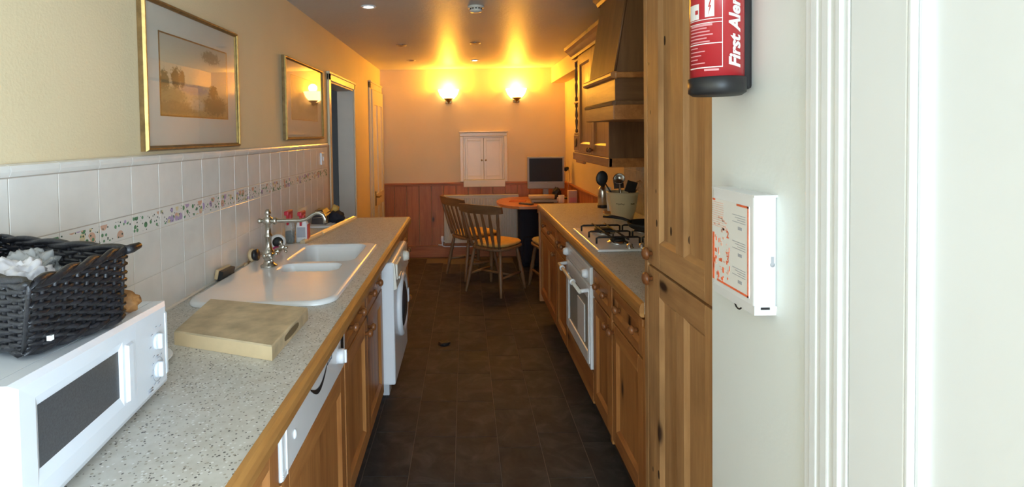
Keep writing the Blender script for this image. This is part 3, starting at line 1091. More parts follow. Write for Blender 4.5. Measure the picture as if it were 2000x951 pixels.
sunk(bowl_b, [(0, 0), (.004, .003), (.010, .014), (.022, .13), (.035, .155), (.06, .165)])
sunk(bowl_s, [(0, 0), (.004, .003), (.008, .012), (.018, .09), (.03, .105), (.045, .11)])
obj('basin', sm, 'ceramic', sk)
obj('waste', MB().lathe([(.04, 0), (.04, .004), (.025, .003), (0, .002)], 20, T=Tm((-.66, 2.66, zt - .165))), 'chrome', sk)
obj('waste', MB().lathe([(.03, 0), (.03, .004), (.02, .003), (0, .002)], 20, T=Tm((-.67, 2.36, zt - .11))), 'chrome', sk)

# ---- bridge tap
tx, ty, tz = -.866, 2.385, zt
tp = thing('mixer_tap', 'tall traditional chrome mixer tap with a long swan neck spout by the sink', 'tap', (tx, ty, tz))
obj('column', MB().lathe([(.036, 0), (.036, .006), (.024, .012), (.02, .03), (.027, .045), (.027, .062), (.019, .075), (.0135, .09),
                          (.0135, .125), (.0175, .13), (.0175, .138), (.0125, .144), (.0125, .182), (.020, .188), (.020, .212), (.011, .218),
                          (.011, .228), (.015, .233), (.010, .246), (.004, .252), (0, .252)], 18, T=Tm((tx, ty, tz))), 'chrome', tp)
sp = [(tx - .035, ty, tz + .20), (tx + .02, ty, tz + .199)]
sp += [(tx + .145, ty, tz + .200), (tx + .17, ty, tz + .206), (tx + .195, ty, tz + .224), (tx + .212, ty, tz + .232), (tx + .228, ty, tz + .231),
       (tx + .242, ty, tz + .222), (tx + .250, ty, tz + .206), (tx + .252, ty, tz + .185)]
obj('spout', MB().tube(sp, [.008, .0095] + [.0085] * 6 + [.009, .0105], 10)
    .ball((tx - .036, ty, tz + .20), .012).ball((tx + .032, ty, tz + .199), (.012, .016, .016)), 'chrome', tp)
for s2 in (-1, 1):
    yy = ty + s2 * .055
    hb = MB().tube([(tx, ty, tz + .052), (tx + .012, yy, tz + .052)], .012, 10)
    hb.lathe([(.012, 0), (.017, .008), (.012, .022), (.009, .034), (.013, .038), (.013, .046), (0, .05)], 14, T=Tm((tx + .012, yy, tz + .048), (.55, s2 * .6, .45)))
    c = Vector((tx + .012, yy, tz + .048)) + Vector((.55, s2 * .6, .45)).normalized() * .042
    ax = Vector((.55, s2 * .6, .45)).normalized()
    u = ax.cross(Vector((0, 0, 1))).normalized()
    w = ax.cross(u)
    for q in (u, -u, w, -w):
        hb.tube([c, c + q * .022], [.005, .0045], 8).ball(c + q * .026, .0075, n=10, m=6)
    obj('cross_handle', hb, 'chrome', tp)

# ------------------------------------------------------------------ microwave
mw = thing('microwave', 'white microwave oven with two dials, nearest on the left worktop', 'microwave', (-.84, 1.02, CT))
mwA, mwB = Vector((-.70, 1.268)), Vector((-.645, .762))
mz0, mzA, mzB = .957, 1.145, 1.178
nrm = Vector((.9938, .1115))


def mwp(u, v, d=0.0):
    p = mwB.lerp(mwA, u) + nrm * d
    return Vector((p.x, p.y, mz0 + (mzB + (mzA - mzB) * u - mz0) * v))


def mwq(mb, u0, u1, v0, v1, d0, d1, mi=0, ch=0.0):
    """raised or sunk block on the microwave's front with chamfered front edges"""
    def ring(a, b, c, e, dd):
        return [mwp(a, c, dd), mwp(b, c, dd), mwp(b, e, dd), mwp(a, e, dd)]
    L, Hh = (mwA - mwB).length, mzA - mz0
    r0, r1 = ring(u0, u1, v0, v1, d0), ring(u0 + ch / L, u1 - ch / L, v0 + ch / Hh, v1 - ch / Hh, d1)
    mb.add(r0 + r1, [(4, 5, 6, 7), (0, 1, 5, 4), (1, 2, 6, 5), (2, 3, 7, 6), (3, 0, 4, 7), (3, 2, 1, 0)], mi)
    return mb


def mwback(u, v):
    """rear corner of the case"""
    f = mwp(u, v, -.03)
    return Vector((-1.0, f.y + .012 * u - .02 * (1 - u), f.z))


case = MB()
case.add([mwp(0, 0, -.034), mwp(1, 0, -.034), mwback(1, 0), mwback(0, 0), mwp(0, 1, -.034), mwp(1, 1, -.034), mwback(1, 1), mwback(0, 1)],
         [(3, 2, 1, 0), (4, 5, 6, 7), (0, 1, 5, 4), (1, 2, 6, 5), (2, 3, 7, 6), (3, 0, 4, 7)])
obj('case', case, 'micro_white', mw)
fr = MB()
mwq(fr, 0, .70, 0, 1, -.032, -.006).add([mwp(0, 0, -.006), mwp(.70, 0, -.006), mwp(.70, 1, -.006), mwp(0, 1, -.006),
      mwp(.03, .06, 0), mwp(.70, .06, 0), mwp(.70, .95, 0), mwp(.03, .95, 0)],
     [(0, 1, 5, 4), (2, 3, 7, 6), (3, 0, 4, 7)])
wu0, wu1, wv0, wv1 = .122, .585, .30, .755
# door face around the window, sloping in to it
q = [(.03, .06), (.70, .06), (.70, .95), (.03, .95)]
q2 = [(.10, .20), (.60, .20), (.60, .83), (.10, .83)]
q3 = [(wu0, wv0), (wu1, wv0), (wu1, wv1), (wu0, wv1)]
fr.add([mwp(a, b, 0) for a, b in q] + [mwp(a, b, -.001) for a, b in q2] + [mwp(a, b, -.006) for a, b in q3],
       [(0, 1, 5, 4), (1, 2, 6, 5), (2, 3, 7, 6), (3, 0, 4, 7), (4, 5, 9, 8), (5, 6, 10, 9), (6, 7, 11, 10), (7, 4, 8, 11)])
md = obj('door', fr, 'micro_white', mw)
obj('window', mwq(MB(), wu0, wu1, wv0, wv1, -.0065, -.0055), 'dark_glass', md)
obj('handle', mwq(MB(), .612, .665, .20, .80, -.006, .006, 0, .005), 'micro_white', md)
pn = MB()
mwq(pn, .7005, 1, 0, 1, -.032, -.006)
pn.add([mwp(.7005, 0, -.006), mwp(1, 0, -.006), mwp(1, 1, -.006), mwp(.7005, 1, -.006),
        mwp(.7005, .06, 0), mwp(.975, .06, 0), mwp(.975, .95, 0), mwp(.7005, .95, 0)], [(0, 1, 5, 4), (1, 2, 6, 5), (2, 3, 7, 6), (3, 0, 4, 7), (4, 5, 6, 7)])
mp_ = obj('control_panel', pn, 'micro_white', mw)
obj('panel_rim', mwq(MB(), .962, .985, .12, .88, -.002, .002, 0, .002), 'micro_white', mp_)
ax3 = Vector((nrm.x, nrm.y, 0))
for vv in (.60, .27):
    c = mwp(.885, vv, 0)
    kb = MB().lathe([(.0185, 0), (.0172, .004), (.016, .005), (0, .005)], 22, T=Tm(c, ax3))
    t3 = Vector((-nrm.y, nrm.x, 0))
    g = Matrix.Translation(c + ax3 * .007) @ Matrix(((ax3.x, t3.x, 0, 0), (ax3.y, t3.y, 0, 0), (0, 0, 1, 0), (0, 0, 0, 1)))
    kb.box(-.006, .006, -.0055, .0055, -.017, .017, 0, .003, T=g)
    obj('dial', kb, 'micro_white', mp_)
mk = MB()
for cu, cv, rr2, n0 in ((.885, .60, .030, 0), (.885, .27, .028, 1)):
    c = mwp(cu, cv, .0008)
    t3 = Vector((-nrm.y, nrm.x, 0))
    if n0:   # dial ring
        pts = [c + t3 * (.0255 * math.cos(a)) + Vector((0, 0, .0255 * math.sin(a))) for a in [R(-200) + R(300) * k / 26 for k in range(27)]]
        mk.tube(pts, .0007, 4)
    for a in (R(60), R(100), R(140), R(185), R(-50), R(-90), R(-125)):
        p = c + t3 * (rr2 * 1.12 * math.cos(a)) + Vector((0, 0, rr2 * 1.12 * math.sin(a)))
        mk.tube([p - t3 * .0035 - Vector((0, 0, .001)), p + t3 * .0035 + Vector((0, 0, .001))], .0009, 4)
mk.tube([mwp(.79, .12, .001), mwp(.83, .12, .001)], .0016, 4).tube([mwp(.79, .09, .001), mwp(.83, .09, .001)], .0016, 4)
obj('dial_markings', mk, 'grey_print', mp_)['kind'] = 'stuff'
for u in (.06, .94):
    p = mwp(u, 0, -.05)
    obj('foot', MB().lathe([(.014, 0), (.016, mz0 - CT + .001)], 12, T=Tm((p.x, p.y, CT + .0006))), 'black', mw)
    obj('foot', MB().lathe([(.014, 0), (.016, mz0 - CT + .001)], 12, T=Tm((-.95, p.y, CT + .0006))), 'black', mw)

# ------------------------------------------------------------------ wicker basket on the microwave


def mwtop(y):
    return mzB + (mzA - mzB) * (y - mwB.y) / (mwA.y - mwB.y)


bz = mwtop(.98) + .015
bk = thing('wicker_basket', 'black woven wicker basket on top of the microwave', 'basket', (-.83, 1.0, bz))
B0 = [Vector((a, b, mwtop(b) + .016)) for a, b in ((-.706, .862), (-.678, 1.062), (-.945, 1.165), (-.965, .985))]
T0 = [Vector((-.628, .780, 1.316)), Vector((-.655, 1.040, 1.312)), Vector((-1.005, 1.180, 1.312)), Vector((-1.0, .955, 1.316))]


def bpt(side, t, h, out):
    """a point on the basket wall: side 0..3, t along it, h height 0..1, out in metres"""
    a = B0[side].lerp(T0[side], h)
    b = B0[(side + 1) % 4].lerp(T0[(side + 1) % 4], h)
    p = a.lerp(b, t)
    dv = (b - a).normalized()
    nn = Vector((dv.y, -dv.x, 0))
    return p + nn * out


SN = [9, 12, 7, 12]
stk = MB()
for s2 in range(4):
    for k in range(SN[s2]):
        t = (k + .0) / SN[s2]
        stk.tube([bpt(s2, t, h, 0) for h in (0, .5, 1)], .0042, 6)
obj('stakes', stk, 'wicker', bk)
ROWS = 17
for rI in range(ROWS):
    h = (rI + .7) / (ROWS + .4)
    path = []
    kk = 0
    for s2 in range(4):
        for k in range(SN[s2]):
            for q in (0, .5):
                t = (k + q) / SN[s2]
                amp = .0056 * (1 if (kk + rI) % 2 == 0 else -1)
                if q == .5:
                    amp = 0.0
                path.append(bpt(s2, t, h + rnd.uniform(-.012, .012), amp))
            kk += 1
    obj('weaver', MB().tube(path, .0046, 6, closed=True, flat=.95), 'wicker', bk)
for hh, rr2 in ((0.0, .0065), (1.0, .0062)):
    for ph in (0, PI):
        path = []
        L = 0
        for s2 in range(4):
            for k in range(24):
                a = ph + L * .55
                L += 1
                path.append(bpt(s2, k / 24, hh, .0045 * math.cos(a)) + Vector((0, 0, .0045 * math.sin(a))))
        obj('rim' if hh else 'base_border', MB().tube(path, rr2, 7, closed=True), 'wicker', bk)
obj('corner_tail', MB().tube([bpt(1, -.02, 1, .0), bpt(1, -.01, 1.0, .014), bpt(1, 0, 1.02, .034)], [.009, .009, .006], 7), 'wicker', bk)
obj('base', MB().hexa([p + Vector((0, 0, .002)) for p in B0], [p + Vector((0, 0, .008)) for p in B0]), 'wicker', bk)
obj('tag', MB().box(-.0035, .0035, -.0035, .0035, -.004, .004, T=Matrix.Translation(bpt(0, .17, .12, .011))), 'paper', bk)


def crumple(name, c, r, amp, freq, mat, seed, sub=5, flat_z=None):
    bm = bmesh.new()
    bmesh.ops.create_icosphere(bm, subdivisions=sub, radius=1)
    for q in bm.verts:
        d = q.co.normalized()
        n = noise.fractal(d * freq + Vector((seed, seed * 2.3, 0)), 0.65, 2.0, 6)
        rd = noise.ridged_multi_fractal(d * freq * 1.3 + Vector((seed, 0, seed)), 0.9, 2.1, 3, 1.0, 2.0) * .25
        k = 1 + amp * (n + rd - .3)
        z = d.z * r[2] * k
        if flat_z is not None:
            z = max(z, flat_z)
        q.co = Vector((d.x * r[0] * k, d.y * r[1] * k, z))
    mb = MB()
    bm.verts.index_update()
    mb.add([tuple(q.co + Vector(c)) for q in bm.verts], [[q.index for q in f.verts] for f in bm.faces], 0, True)
    bm.free()
    return obj(name, mb, mat, loc=c)


tag(crumple('plastic_bag', (-.785, .960, 1.250), (.058, .068, .060), .28, 2.2, 'bag_white', 3.1), 'crumpled white plastic bag lying in the black basket', 'bag')
tag(crumple('plastic_bag', (-.87, 1.085, 1.243), (.066, .048, .058), .3, 2.6, 'bag_clear', 8.4), 'crinkled clear plastic bag behind the white one in the basket', 'bag')
tag(crumple('bread_crust', (-.735, 1.155, mzA + .030), (.038, .022, .026), .25, 3.0, 'crust', 1.7, 3, -.018), 'piece of brown crusty bread behind the basket on the microwave', 'bread')

# ------------------------------------------------------------------ plate, board
pl = MB().lathe([(.05, 0), (.052, .003), (.075, .007), (.098, .014), (.1, .016), (.097, .0165), (.074, .010), (.05, .006), (0, .006)], 32, T=Tm((-.868, 1.388, CT)))
tag(obj('plate', pl, 'ceramic', loc=(-.868, 1.388, CT)), 'white plate lying behind the far side of the microwave', 'plate')
tag(obj('lid', MB().lathe([(.022, 0), (.022, .014), (.016, .02), (0, .02)], 16, T=Tm((-.862, 1.385, CT + .0165 - .010))), 'blue_plastic', loc=(-.862, 1.385, CT + .006)),
    'small lilac lid standing on the white plate', 'lid')
bd = thing('cutting_board', 'thick end grain wooden cutting board in front of the sink drainer', 'cutting board', (-.68, 1.62, CT))
q = [(-.828, 1.530), (-.509, 1.408), (-.506, 1.722), (-.866, 1.832)]
q = [(a, b) for a, b in q]
bz0, bz1 = CT + .0006, CT + .041


def off(pts, dd):
    cx = sum(p[0] for p in pts) / 4
    cy = sum(p[1] for p in pts) / 4
    return [(p[0] + (cx - p[0]) * dd / .2, p[1] + (cy - p[1]) * dd / .2) for p in pts]


bb = MB()
bo = [(a, b, bz0) for a, b in q]
r1 = [(a, b, bz1 - .004) for a, b in q]
r2 = [(a, b, bz1) for a, b in off(q, .003)]
bb.add(bo + r1 + r2, [(0, 1, 5, 4)], 1)
bb.add(bo + r1 + r2, [(3, 2, 1, 0), (1, 2, 6, 5), (2, 3, 7, 6), (3, 0, 4, 7), (4, 5, 9, 8), (5, 6, 10, 9), (6, 7, 11, 10), (7, 4, 8, 11), (8, 9, 10, 11)])
obj('slab', bb, ['board_wood', 'board_side'], bd)
s0, s1 = Vector((-.509, 1.408, 0)), Vector((-.506, 1.722, 0))
sl = MB()
pts = []
for k in range(17):
    a = 2 * PI * k / 16
    pts.append((.5 + .2 * max(-1, min(1, 1.15 * math.cos(a))), .5 + .27 * math.sin(a)))
ring = [s0.lerp(s1, a) + Vector((.0008, 0, bz0 + .041 * b)) for a, b in pts[:16]]
sl.add(ring, [list(range(16))])
obj('grip_slot', sl, 'crock_text', bd)

# ------------------------------------------------------------------ things round the sink
br = thing('scrubbing_brush', 'wooden scrubbing brush with dark bristles leaning on the tiles before the tap', 'brush', (-.985, 2.235, CT))
T = Matrix.Translation((-1.000, 2.235, CT + .023)) @ Matrix.Rotation(R(12), 4, 'Y') @ Matrix.Rotation(R(-4), 4, 'Z')
obj('back', MB().box(-.012, .004, -.052, .052, -.014, .028, bev=.006, T=T), 'pale_wood', br)
obj('bristles', MB().box(.004, .022, -.049, .049, -.016, .024, T=T), 'black', br)
b2 = thing('dish_brush', 'round pale wooden brush head propped against the tiles behind the tap', 'brush', (-.985, 2.50, CT))
T = Tm((-.992, 2.50, CT + .040), (1, -.15, .12))
obj('head', MB().lathe([(.0, 0), (.028, .002), (.031, .008), (.028, .018), (0, .019)], 20, T=T), 'pale_wood', b2)
obj('bristles', MB().lathe([(.024, .018), (.027, .034), (0, .035)], 18, T=T), 'black', b2)
obj('handle', MB().tube([(-.996, 2.48, CT + .012), (-.990, 2.43, CT + .008)], .006, 8), 'pale_wood', b2)
sc = thing('scouring_pad', 'black and white round scouring brush standing behind the tap', 'brush', (-.945, 2.70, CT))
T = Tm((-.950, 2.745, CT + .052), (.35, -.9, .18))
obj('white_ring', MB().lathe([(.024, 0), (.036, .002), (.040, .012), (.034, .022), (.024, .020)], 22, T=T), 'paper', sc)
obj('pad', MB().lathe([(.0, .002), (.026, .003), (.026, .022), (.018, .028), (0, .029)], 18, T=T), 'iron', sc)
obj('holder', MB().box(-.965, -.930, 2.735, 2.775, CT, CT + .03, bev=.004), 'black', sc)
tag(obj('sponge', MB().box(-.958, -.918, 2.665, 2.715, zt - .014, zt + .022, bev=.007), 'pink_plastic', loc=(-.938, 2.69, CT)),
    'small magenta sponge in front of the round scouring brush', 'sponge')


def spray(name, label, x, y, body_mat, w, d, h, extra):
    b = thing(name, label, 'bottle', (x, y, CT), 'spray bottles behind the tap')
    prof = rrect(-w / 2, w / 2, -d / 2, d / 2, min(w, d) * .3, 4)
    lev = [(0, .96), (.006, 1.0), (h * .62, 1.0), (h * .75, .82), (h * .84, .42), (h * .88, .40)]
    mb = MB()
    n = len(prof)
    vs = [(x + a * s2, y + bb2 * s2, CT + z) for z, s2 in lev for a, bb2 in prof]
    fs = [(i * n + k, i * n + (k + 1) % n, (i + 1) * n + (k + 1) % n, (i + 1) * n + k) for i in range(len(lev) - 1) for k in range(n)]
    fs += [list(range(n))[::-1], [(len(lev) - 1) * n + k for k in range(n)]]
    mb.add(vs, fs, 0, True)
    obj('body', mb, body_mat, b)
    zz = CT + h * .86
    tr2 = MB().box(x - .013, x + .013, y - .02, y + .02, zz, zz + .028, bev=.004)
    tr2.box(x - .012, x + .012, y - .056, y + .026, zz + .024, zz + .048, bev=.005)
    tr2.hexa([(x - .005, y - .036, zz - .03), (x + .005, y - .036, zz - .03), (x + .005, y - .026, zz - .03), (x - .005, y - .026, zz - .03)],
             [(x - .005, y - .040, zz + .026), (x + .005, y - .040, zz + .026), (x + .005, y - .018, zz + .026), (x - .005, y - .018, zz + .026)])
    obj('trigger', tr2, 'label_red', b)
    return b


b = spray('spray_bottle', 'clear spray bottle with red trigger holding a little dark liquid', -.965, 2.985, 'bottle_clear', .052, .042, .155, 1)
obj('liquid', MB().box(-.986, -.944, 2.968, 3.002, CT + .004, CT + .068, bev=.006), 'dark_liquid', b)
b = spray('spray_bottle', 'white spray bottle with a large red trigger', -.902, 3.01, 'paper', .068, .05, .145, 2)
obj('side_label', MB().box(-.872, -.866, 2.988, 3.032, CT + .012, CT + .10, bev=.002), 'label_red', b)
obj('front_label', MB().box(-.925, -.880, 2.9835, 2.986, CT + .03, CT + .085), 'grey_print', b)

p0, p1, p2_ = Vector((-.885, 2.945, CT + .012)), Vector((-.853, 3.20, CT + .012)), Vector((-.775, 3.80, CT + .012))


def batten(name, a, c, r, label):
    d = (c - a).normalized()
    s2 = Vector((d.y, -d.x, 0))
    mb = MB()
    sec = [(-r * 1.5, -.011), (r * 1.5, -.011), (r * 1.5, .0), (r * .9, .011), (r * .2, .006), (-r * .5, .012), (-r * 1.5, .002)]
    n = len(sec)
    vs = [p + s2 * u + Vector((0, 0, w)) for p in (a, c) for u, w in sec]
    mb.add(vs, [list(range(n))[::-1], [n + k for k in range(n)]] + [(k, (k + 1) % n, n + (k + 1) % n, n + k) for k in range(n)])
    return tag(obj(name, mb, 'cream_batten', loc=tuple(a)), label, 'batten', 'cream battens beyond the sink')


batten('batten', p0, p1 - Vector((0, .01, 0)), .010, 'short cream batten lying from the sink corner along the worktop')
batten('batten', p1 + Vector((0, .0, .0)), p2_, .012, 'longer cream moulded batten pointing to the far end of the worktop')

# dark pouch and what lies beside it at the far worktop end
po = thing('pouch', 'dark leather pouch bulging on papers at the far end of the worktop', 'pouch', (-.94, 3.62, CT))
mb = MB().hexa([(-1.005, 3.54, CT + .012), (-.905, 3.52, CT + .012), (-.895, 3.66, CT + .012), (-1.0, 3.68, CT + .012)],
               [(-.995, 3.55, CT + .075), (-.915, 3.53, CT + .075), (-.905, 3.65, CT + .085), (-.99, 3.67, CT + .085)])
obj('body', mb, 'bag_grey', po)
obj('flap', MB().hexa([(-1.003, 3.545, CT + .06), (-.905, 3.522, CT + .062), (-.90, 3.655, CT + .07), (-.995, 3.675, CT + .07)],
                      [(-.985, 3.56, CT + .096), (-.935, 3.56, CT + .10), (-.925, 3.64, CT + .105), (-.985, 3.66, CT + .1)]), 'black', po)
obj('zip', MB().tube([(-.99, 3.537, CT + .05), (-.902, 3.518, CT + .06)], .003, 6), 'steel', po)
tag(crumple('cloth', (-.865, 3.64, CT + .042), (.055, .06, .042), .35, 2.4, 'navy', 5.2, 3, -.040), 'crumpled black cloth heaped beside the dark pouch', 'cloth')
tag(crumple('tissue', (-.895, 3.74, CT + .075), (.028, .03, .035), .35, 2.8, 'cushion', 9.9, 3), 'crumpled beige tissue behind the black cloth', 'tissue')
tag(obj('paper_sheet', MB().box(-1.005, -.86, 3.46, 3.70, CT + .0005, CT + .011, bev=.002), 'paper', loc=(-.93, 3.58, CT)), 'stack of white papers under the dark pouch', 'paper')
sw = thing('light_switch', 'white switch plate on the tiles beside the hall doorway', 'switch', (XL + .012, 3.90, 1.36))
obj('plate', MB().box(XL + .010, XL + .020, 3.86, 3.945, 1.318, 1.403, bev=.003), 'enamel', sw)
obj('rocker', MB().box(XL + .02, XL + .026, 3.89, 3.915, 1.345, 1.375, bev=.002), 'enamel', sw)


# ------------------------------------------------------------------ framed pictures on the left wall
def picture(label, y0, y1, z0, z1, art, my, mzb, mzt, fw=.017):
    p = thing('framed_picture', label, 'picture', (XL, (y0 + y1) / 2, z0), 'gilt framed pictures above the tiles')
    X = XL + .002
    f = MB()
    sec = [(0, 0), (.016, 0), (.024, fw * .3), (.024, fw * .6), (.019, fw * .8), (.016, fw), (0, fw)]   # depth, inset
    cor = [(y0, z0, 1, 1), (y1, z0, -1, 1), (y1, z1, -1, -1), (y0, z1, 1, -1)]
    n = len(sec)
    for k in range(4):
        A, B = cor[k], cor[(k + 1) % 4]
        vs = []
        for c in (A, B):
            for dd, ins in sec:
                vs.append((X + dd, c[0] + c[2] * ins, c[1] + c[3] * ins))
        for q in range(n):
            q2 = (q + 1) % n
            dark = 1 if k in (0, 2) or q in (0, 4) else 0
            f.add(vs, [(q, q2, n + q2, n + q)], dark)
    obj('frame', f, ['gold', 'gilt_dark'], p)
    mt = obj('mount', MB().box(X + .002, X + .010, y0 + fw * .7, y1 - fw * .7, z0 + fw * .7, z1 - fw * .7), 'mount', p)
    obj('print', MB().box(X + .010, X + .0108, y0 + my, y1 - my, z0 + mzb, z1 - mzt), art, mt)
    bv = MB()
    a0_, a1_, c0_, c1_ = y0 + my, y1 - my, z0 + mzb, z1 - mzt
    for (a, b, c, d) in ((a0_ - .005, a1_ + .005, c0_ - .005, c0_), (a0_ - .005, a1_ + .005, c1_, c1_ + .005),
                         (a0_ - .005, a0_, c0_, c1_), (a1_, a1_ + .005, c0_, c1_)):
        bv.box(X + .010, X + .0115, a, b, c, d)
    obj('mount_bevel', bv, 'gilt_dark', mt)
    obj('glass', MB().box(X + .0135, X + .0155, y0 + fw * .8, y1 - fw * .8, z0 + fw * .8, z1 - fw * .8), 'glass', p)
    return p


picture('large gilt framed watercolour landscape in a wide pale mount', 1.738, 2.462, 1.482, 1.985, 'art_landscape', .105, .122, .105)
picture('smaller gilt framed faded print reflecting the wall lamps, by the doorway', 3.105, 3.93, 1.502, 1.985, 'art_faded', .13, .125, .10)

# ------------------------------------------------------------------ right run: worktop and units
wt2 = thing('worktop', 'speckled worktop holding the gas hob along the right side', 'worktop', (.92, 3.1, .9))
obj('laminate_top', MB().box(.602, XR - .012, 1.845, 4.47, .90, CT), 'laminate', wt2)
ep = [(.602, .890), (.592, .890), (.586, .896), (.585, .918), (.588, .931), (.594, .939), (.602, .9412)]
obj('edging', MB().prism(ep, 1.845, 4.482, 'xz').box(.595, XR - .012, 4.47, 4.482, .89, CT + .001), 'edge_wood', wt2)

cd = thing('base_cabinet', 'pine base cabinet with two drawers between the oven and tall cupboard', 'cabinet', (.92, 2.23, 0))
obj('carcass', MB().box(FR + .022, 1.22, 1.842, 2.612, ZBR, .888), 'pine_z', cd)
obj('plinth', MB().box(.70, 1.2, 1.842, 2.612, 0, ZBR), 'plinth', cd)
obj('face_strip', MB().box(FR - .002, FR + .02, 1.842, 1.872, ZBR, .85, bev=.003), 'pine_z', cd)
for a, b in ((1.876, 2.268), (2.300, 2.606)):
    dwr = front(cd, 'drawer', FR, -1, a, b, .738, .872, stile=.04, rail=.034)
    for t in (.22, .78) if a < 2 else (.28, .72):
        knob(dwr, FR + .008, a + (b - a) * t, .805, -1)
    d = front(cd, 'door', FR, -1, a, b, ZBR + .02, .728)
    knob(d, FR, (b - .022) if a < 2 else (a + .022), .690, -1)
obj('middle_strip', MB().box(FR - .001, FR + .02, 2.27, 2.298, ZBR, .88, bev=.002), 'pine_z', cd)

ov = thing('oven', 'white built in oven with a rail handle beneath the hob', 'oven', (.92, 2.94, 0))
obj('body', MB().box(FR + .022, 1.2, 2.628, 3.272, .37, .885), 'enamel', ov)
obj('plinth', MB().box(.70, 1.2, 2.62, 3.29, 0, ZBR), 'plinth', ov)
XO = .596
opan = obj('control_panel', MB().box(XO, FR + .03, 2.632, 3.268, .782, .868, bev=.005), 'enamel', ov)
for yy in (2.70, 3.21):
    obj('dial', MB().lathe([(.024, 0), (.022, .014), (.017, .026), (0, .027)], 20, T=Tm((XO, yy, .822), (-1, 0, 0))), 'enamel', opan)
obj('fascia_line', MB().box(XO - .001, XO + .001, 2.78, 3.12, .800, .802).box(XO - .001, XO + .001, 2.78, 3.12, .838, .840), 'grey_print', opan)
odr = MB()
for (a, b, c, d) in ((2.632, 2.70, .365, .770), (3.20, 3.268, .365, .770), (2.70, 3.20, .365, .43), (2.70, 3.20, .70, .770)):
    odr.box(XO, FR + .03, a, b, c, d, bev=.004)
odr.box(XO + .001, FR + .03, 2.632, 3.268, .766, .778)
od = obj('door', odr, 'enamel', ov)
obj('door_glass', MB().box(XO + .006, XO + .02, 2.695, 3.205, .425, .705), plain('pale_oven_glass', (0.40, 0.40, 0.38), 0.12), od)
obj('door_trim', MB().box(XO - .004, XO + .002, 2.655, 2.67, .385, .745, bev=.002).box(XO + .002, XO + .01, 2.78, 2.95, .445, .64, bev=.003), 'enamel', od)
hr = MB().tube([(XO - .045, 2.655, .742), (XO - .045, 3.245, .742)], .009, 10)
obj('handle_rail', hr, 'cream_plastic', od)
for yy in (2.665, 3.235):
    obj('handle_bracket', MB().tube([(XO, yy, .748), (XO - .045, yy, .742)], .010, 8), 'enamel', od)
for yy in (2.84, 3.14):
    obj('handle_ring', MB().lathe([(.009, -.008), (.016, -.006), (.016, .006), (.009, .008)], 16, T=Tm((XO - .045, yy, .742), (0, 1, 0))), 'enamel', od)
tv, tf = text_mesh('OK', .026)
lt = MB().add([(XO + .0052, 3.09 - a, .66 + b) for a, b, c in tv], tf)
obj('lettering', lt, 'dark_print', od)
obj('filler_panel', MB().box(FR, FR + .02, 2.618, 3.285, ZBR, .358, bev=.003), 'pine_y', ov)['label'] = 'pine filler panel below the oven door'

ce = thing('base_cabinet', 'pine base cabinet beyond the oven beside the round ended table', 'cabinet', (.92, 3.87, 0))
obj('carcass', MB().box(FR + .022, 1.22, 3.29, 4.44, ZBR, .888), 'pine_z', ce)
obj('plinth', MB().box(.70, 1.2, 3.29, 4.44, 0, ZBR), 'plinth', ce)
obj('end_panel', MB().box(FR - .012, 1.22, 4.44, 4.462, ZBR - .06, .89, bev=.003), 'pine_z', ce)
for a, b in ((3.292, 3.68), (3.69, 4.435)):
    dwr = front(ce, 'drawer', FR, -1, a, b, .738, .872, stile=.04, rail=.034)
    for t in (.3, .7):
        knob(dwr, FR + .008, a + (b - a) * t, .805, -1)
    d = front(ce, 'door', FR, -1, a, b, ZBR, .728, cols=1 if a < 3.5 else 2)
    if a > 3.5:
        knob(d, FR, a + .03, .690, -1)

# ---- hob
hz = CT + .001
hob = thing('gas_hob', 'white four burner gas hob with black pan supports', 'hob', (.885, 2.93, CT))
obj('plate', MB().box(.636, 1.13, 2.632, 3.252, hz, hz + .012, bev=.005), 'enamel', hob)
for bx_, by_, br_ in ((.775, 2.79, .043), (.775, 3.08, .055), (1.0, 2.82, .05), (1.0, 3.09, .043)):
    bn = obj('burner', MB().lathe([(br_ + .012, 0), (br_ + .010, .008), (br_, .012), (br_ - .004, .016), (0, .016)], 24, T=Tm((bx_, by_, hz + .011))), 'steel', hob)
    obj('burner_cap', MB().lathe([(br_ - .010, .015), (br_ - .004, .017), (br_ - .006, .025), (0, .027)], 22, T=Tm((bx_, by_, hz + .011))), 'iron', bn)
for gx0, gx1, gy0, gy1 in ((.665, .885, 2.70, 3.20), (.90, 1.11, 2.70, 3.20)):
    gr = MB()
    zz = hz + .044
    for yy in (gy0 + .08, (gy0 + gy1) / 2, gy1 - .06):
        gr.tube([(gx0, yy, zz - .033), (gx0, yy, zz - .004), (gx0 + .012, yy, zz), (gx1 - .012, yy, zz), (gx1, yy, zz - .004), (gx1, yy, zz - .033)], .0055, 6)
    for xx in (gx0 + .075, gx1 - .075):
        gr.tube([(xx, gy0 + .02, zz), (xx, gy1, zz)], .005, 6)
    for bx_, by_ in (((gx0 + gx1) / 2, 2.80), ((gx0 + gx1) / 2, 3.09)):
        gr.tube([(bx_ - .02, by_, zz), (bx_ - .02, by_, zz + .012)], .004, 6)
    obj('pan_support', gr, 'iron', hob)
for k in range(4):
    xx = .80 + k * .062
    kb = MB().lathe([(.020, 0), (.020, .004), (.015, .008), (.014, .020), (0, .021)], 18, T=Tm((xx, 2.665, hz + .011)))
    kb.box(xx - .003, xx + .003, 2.653, 2.677, hz + .03, hz + .038, bev=.001)
    obj('dial', kb, 'steel', hob)

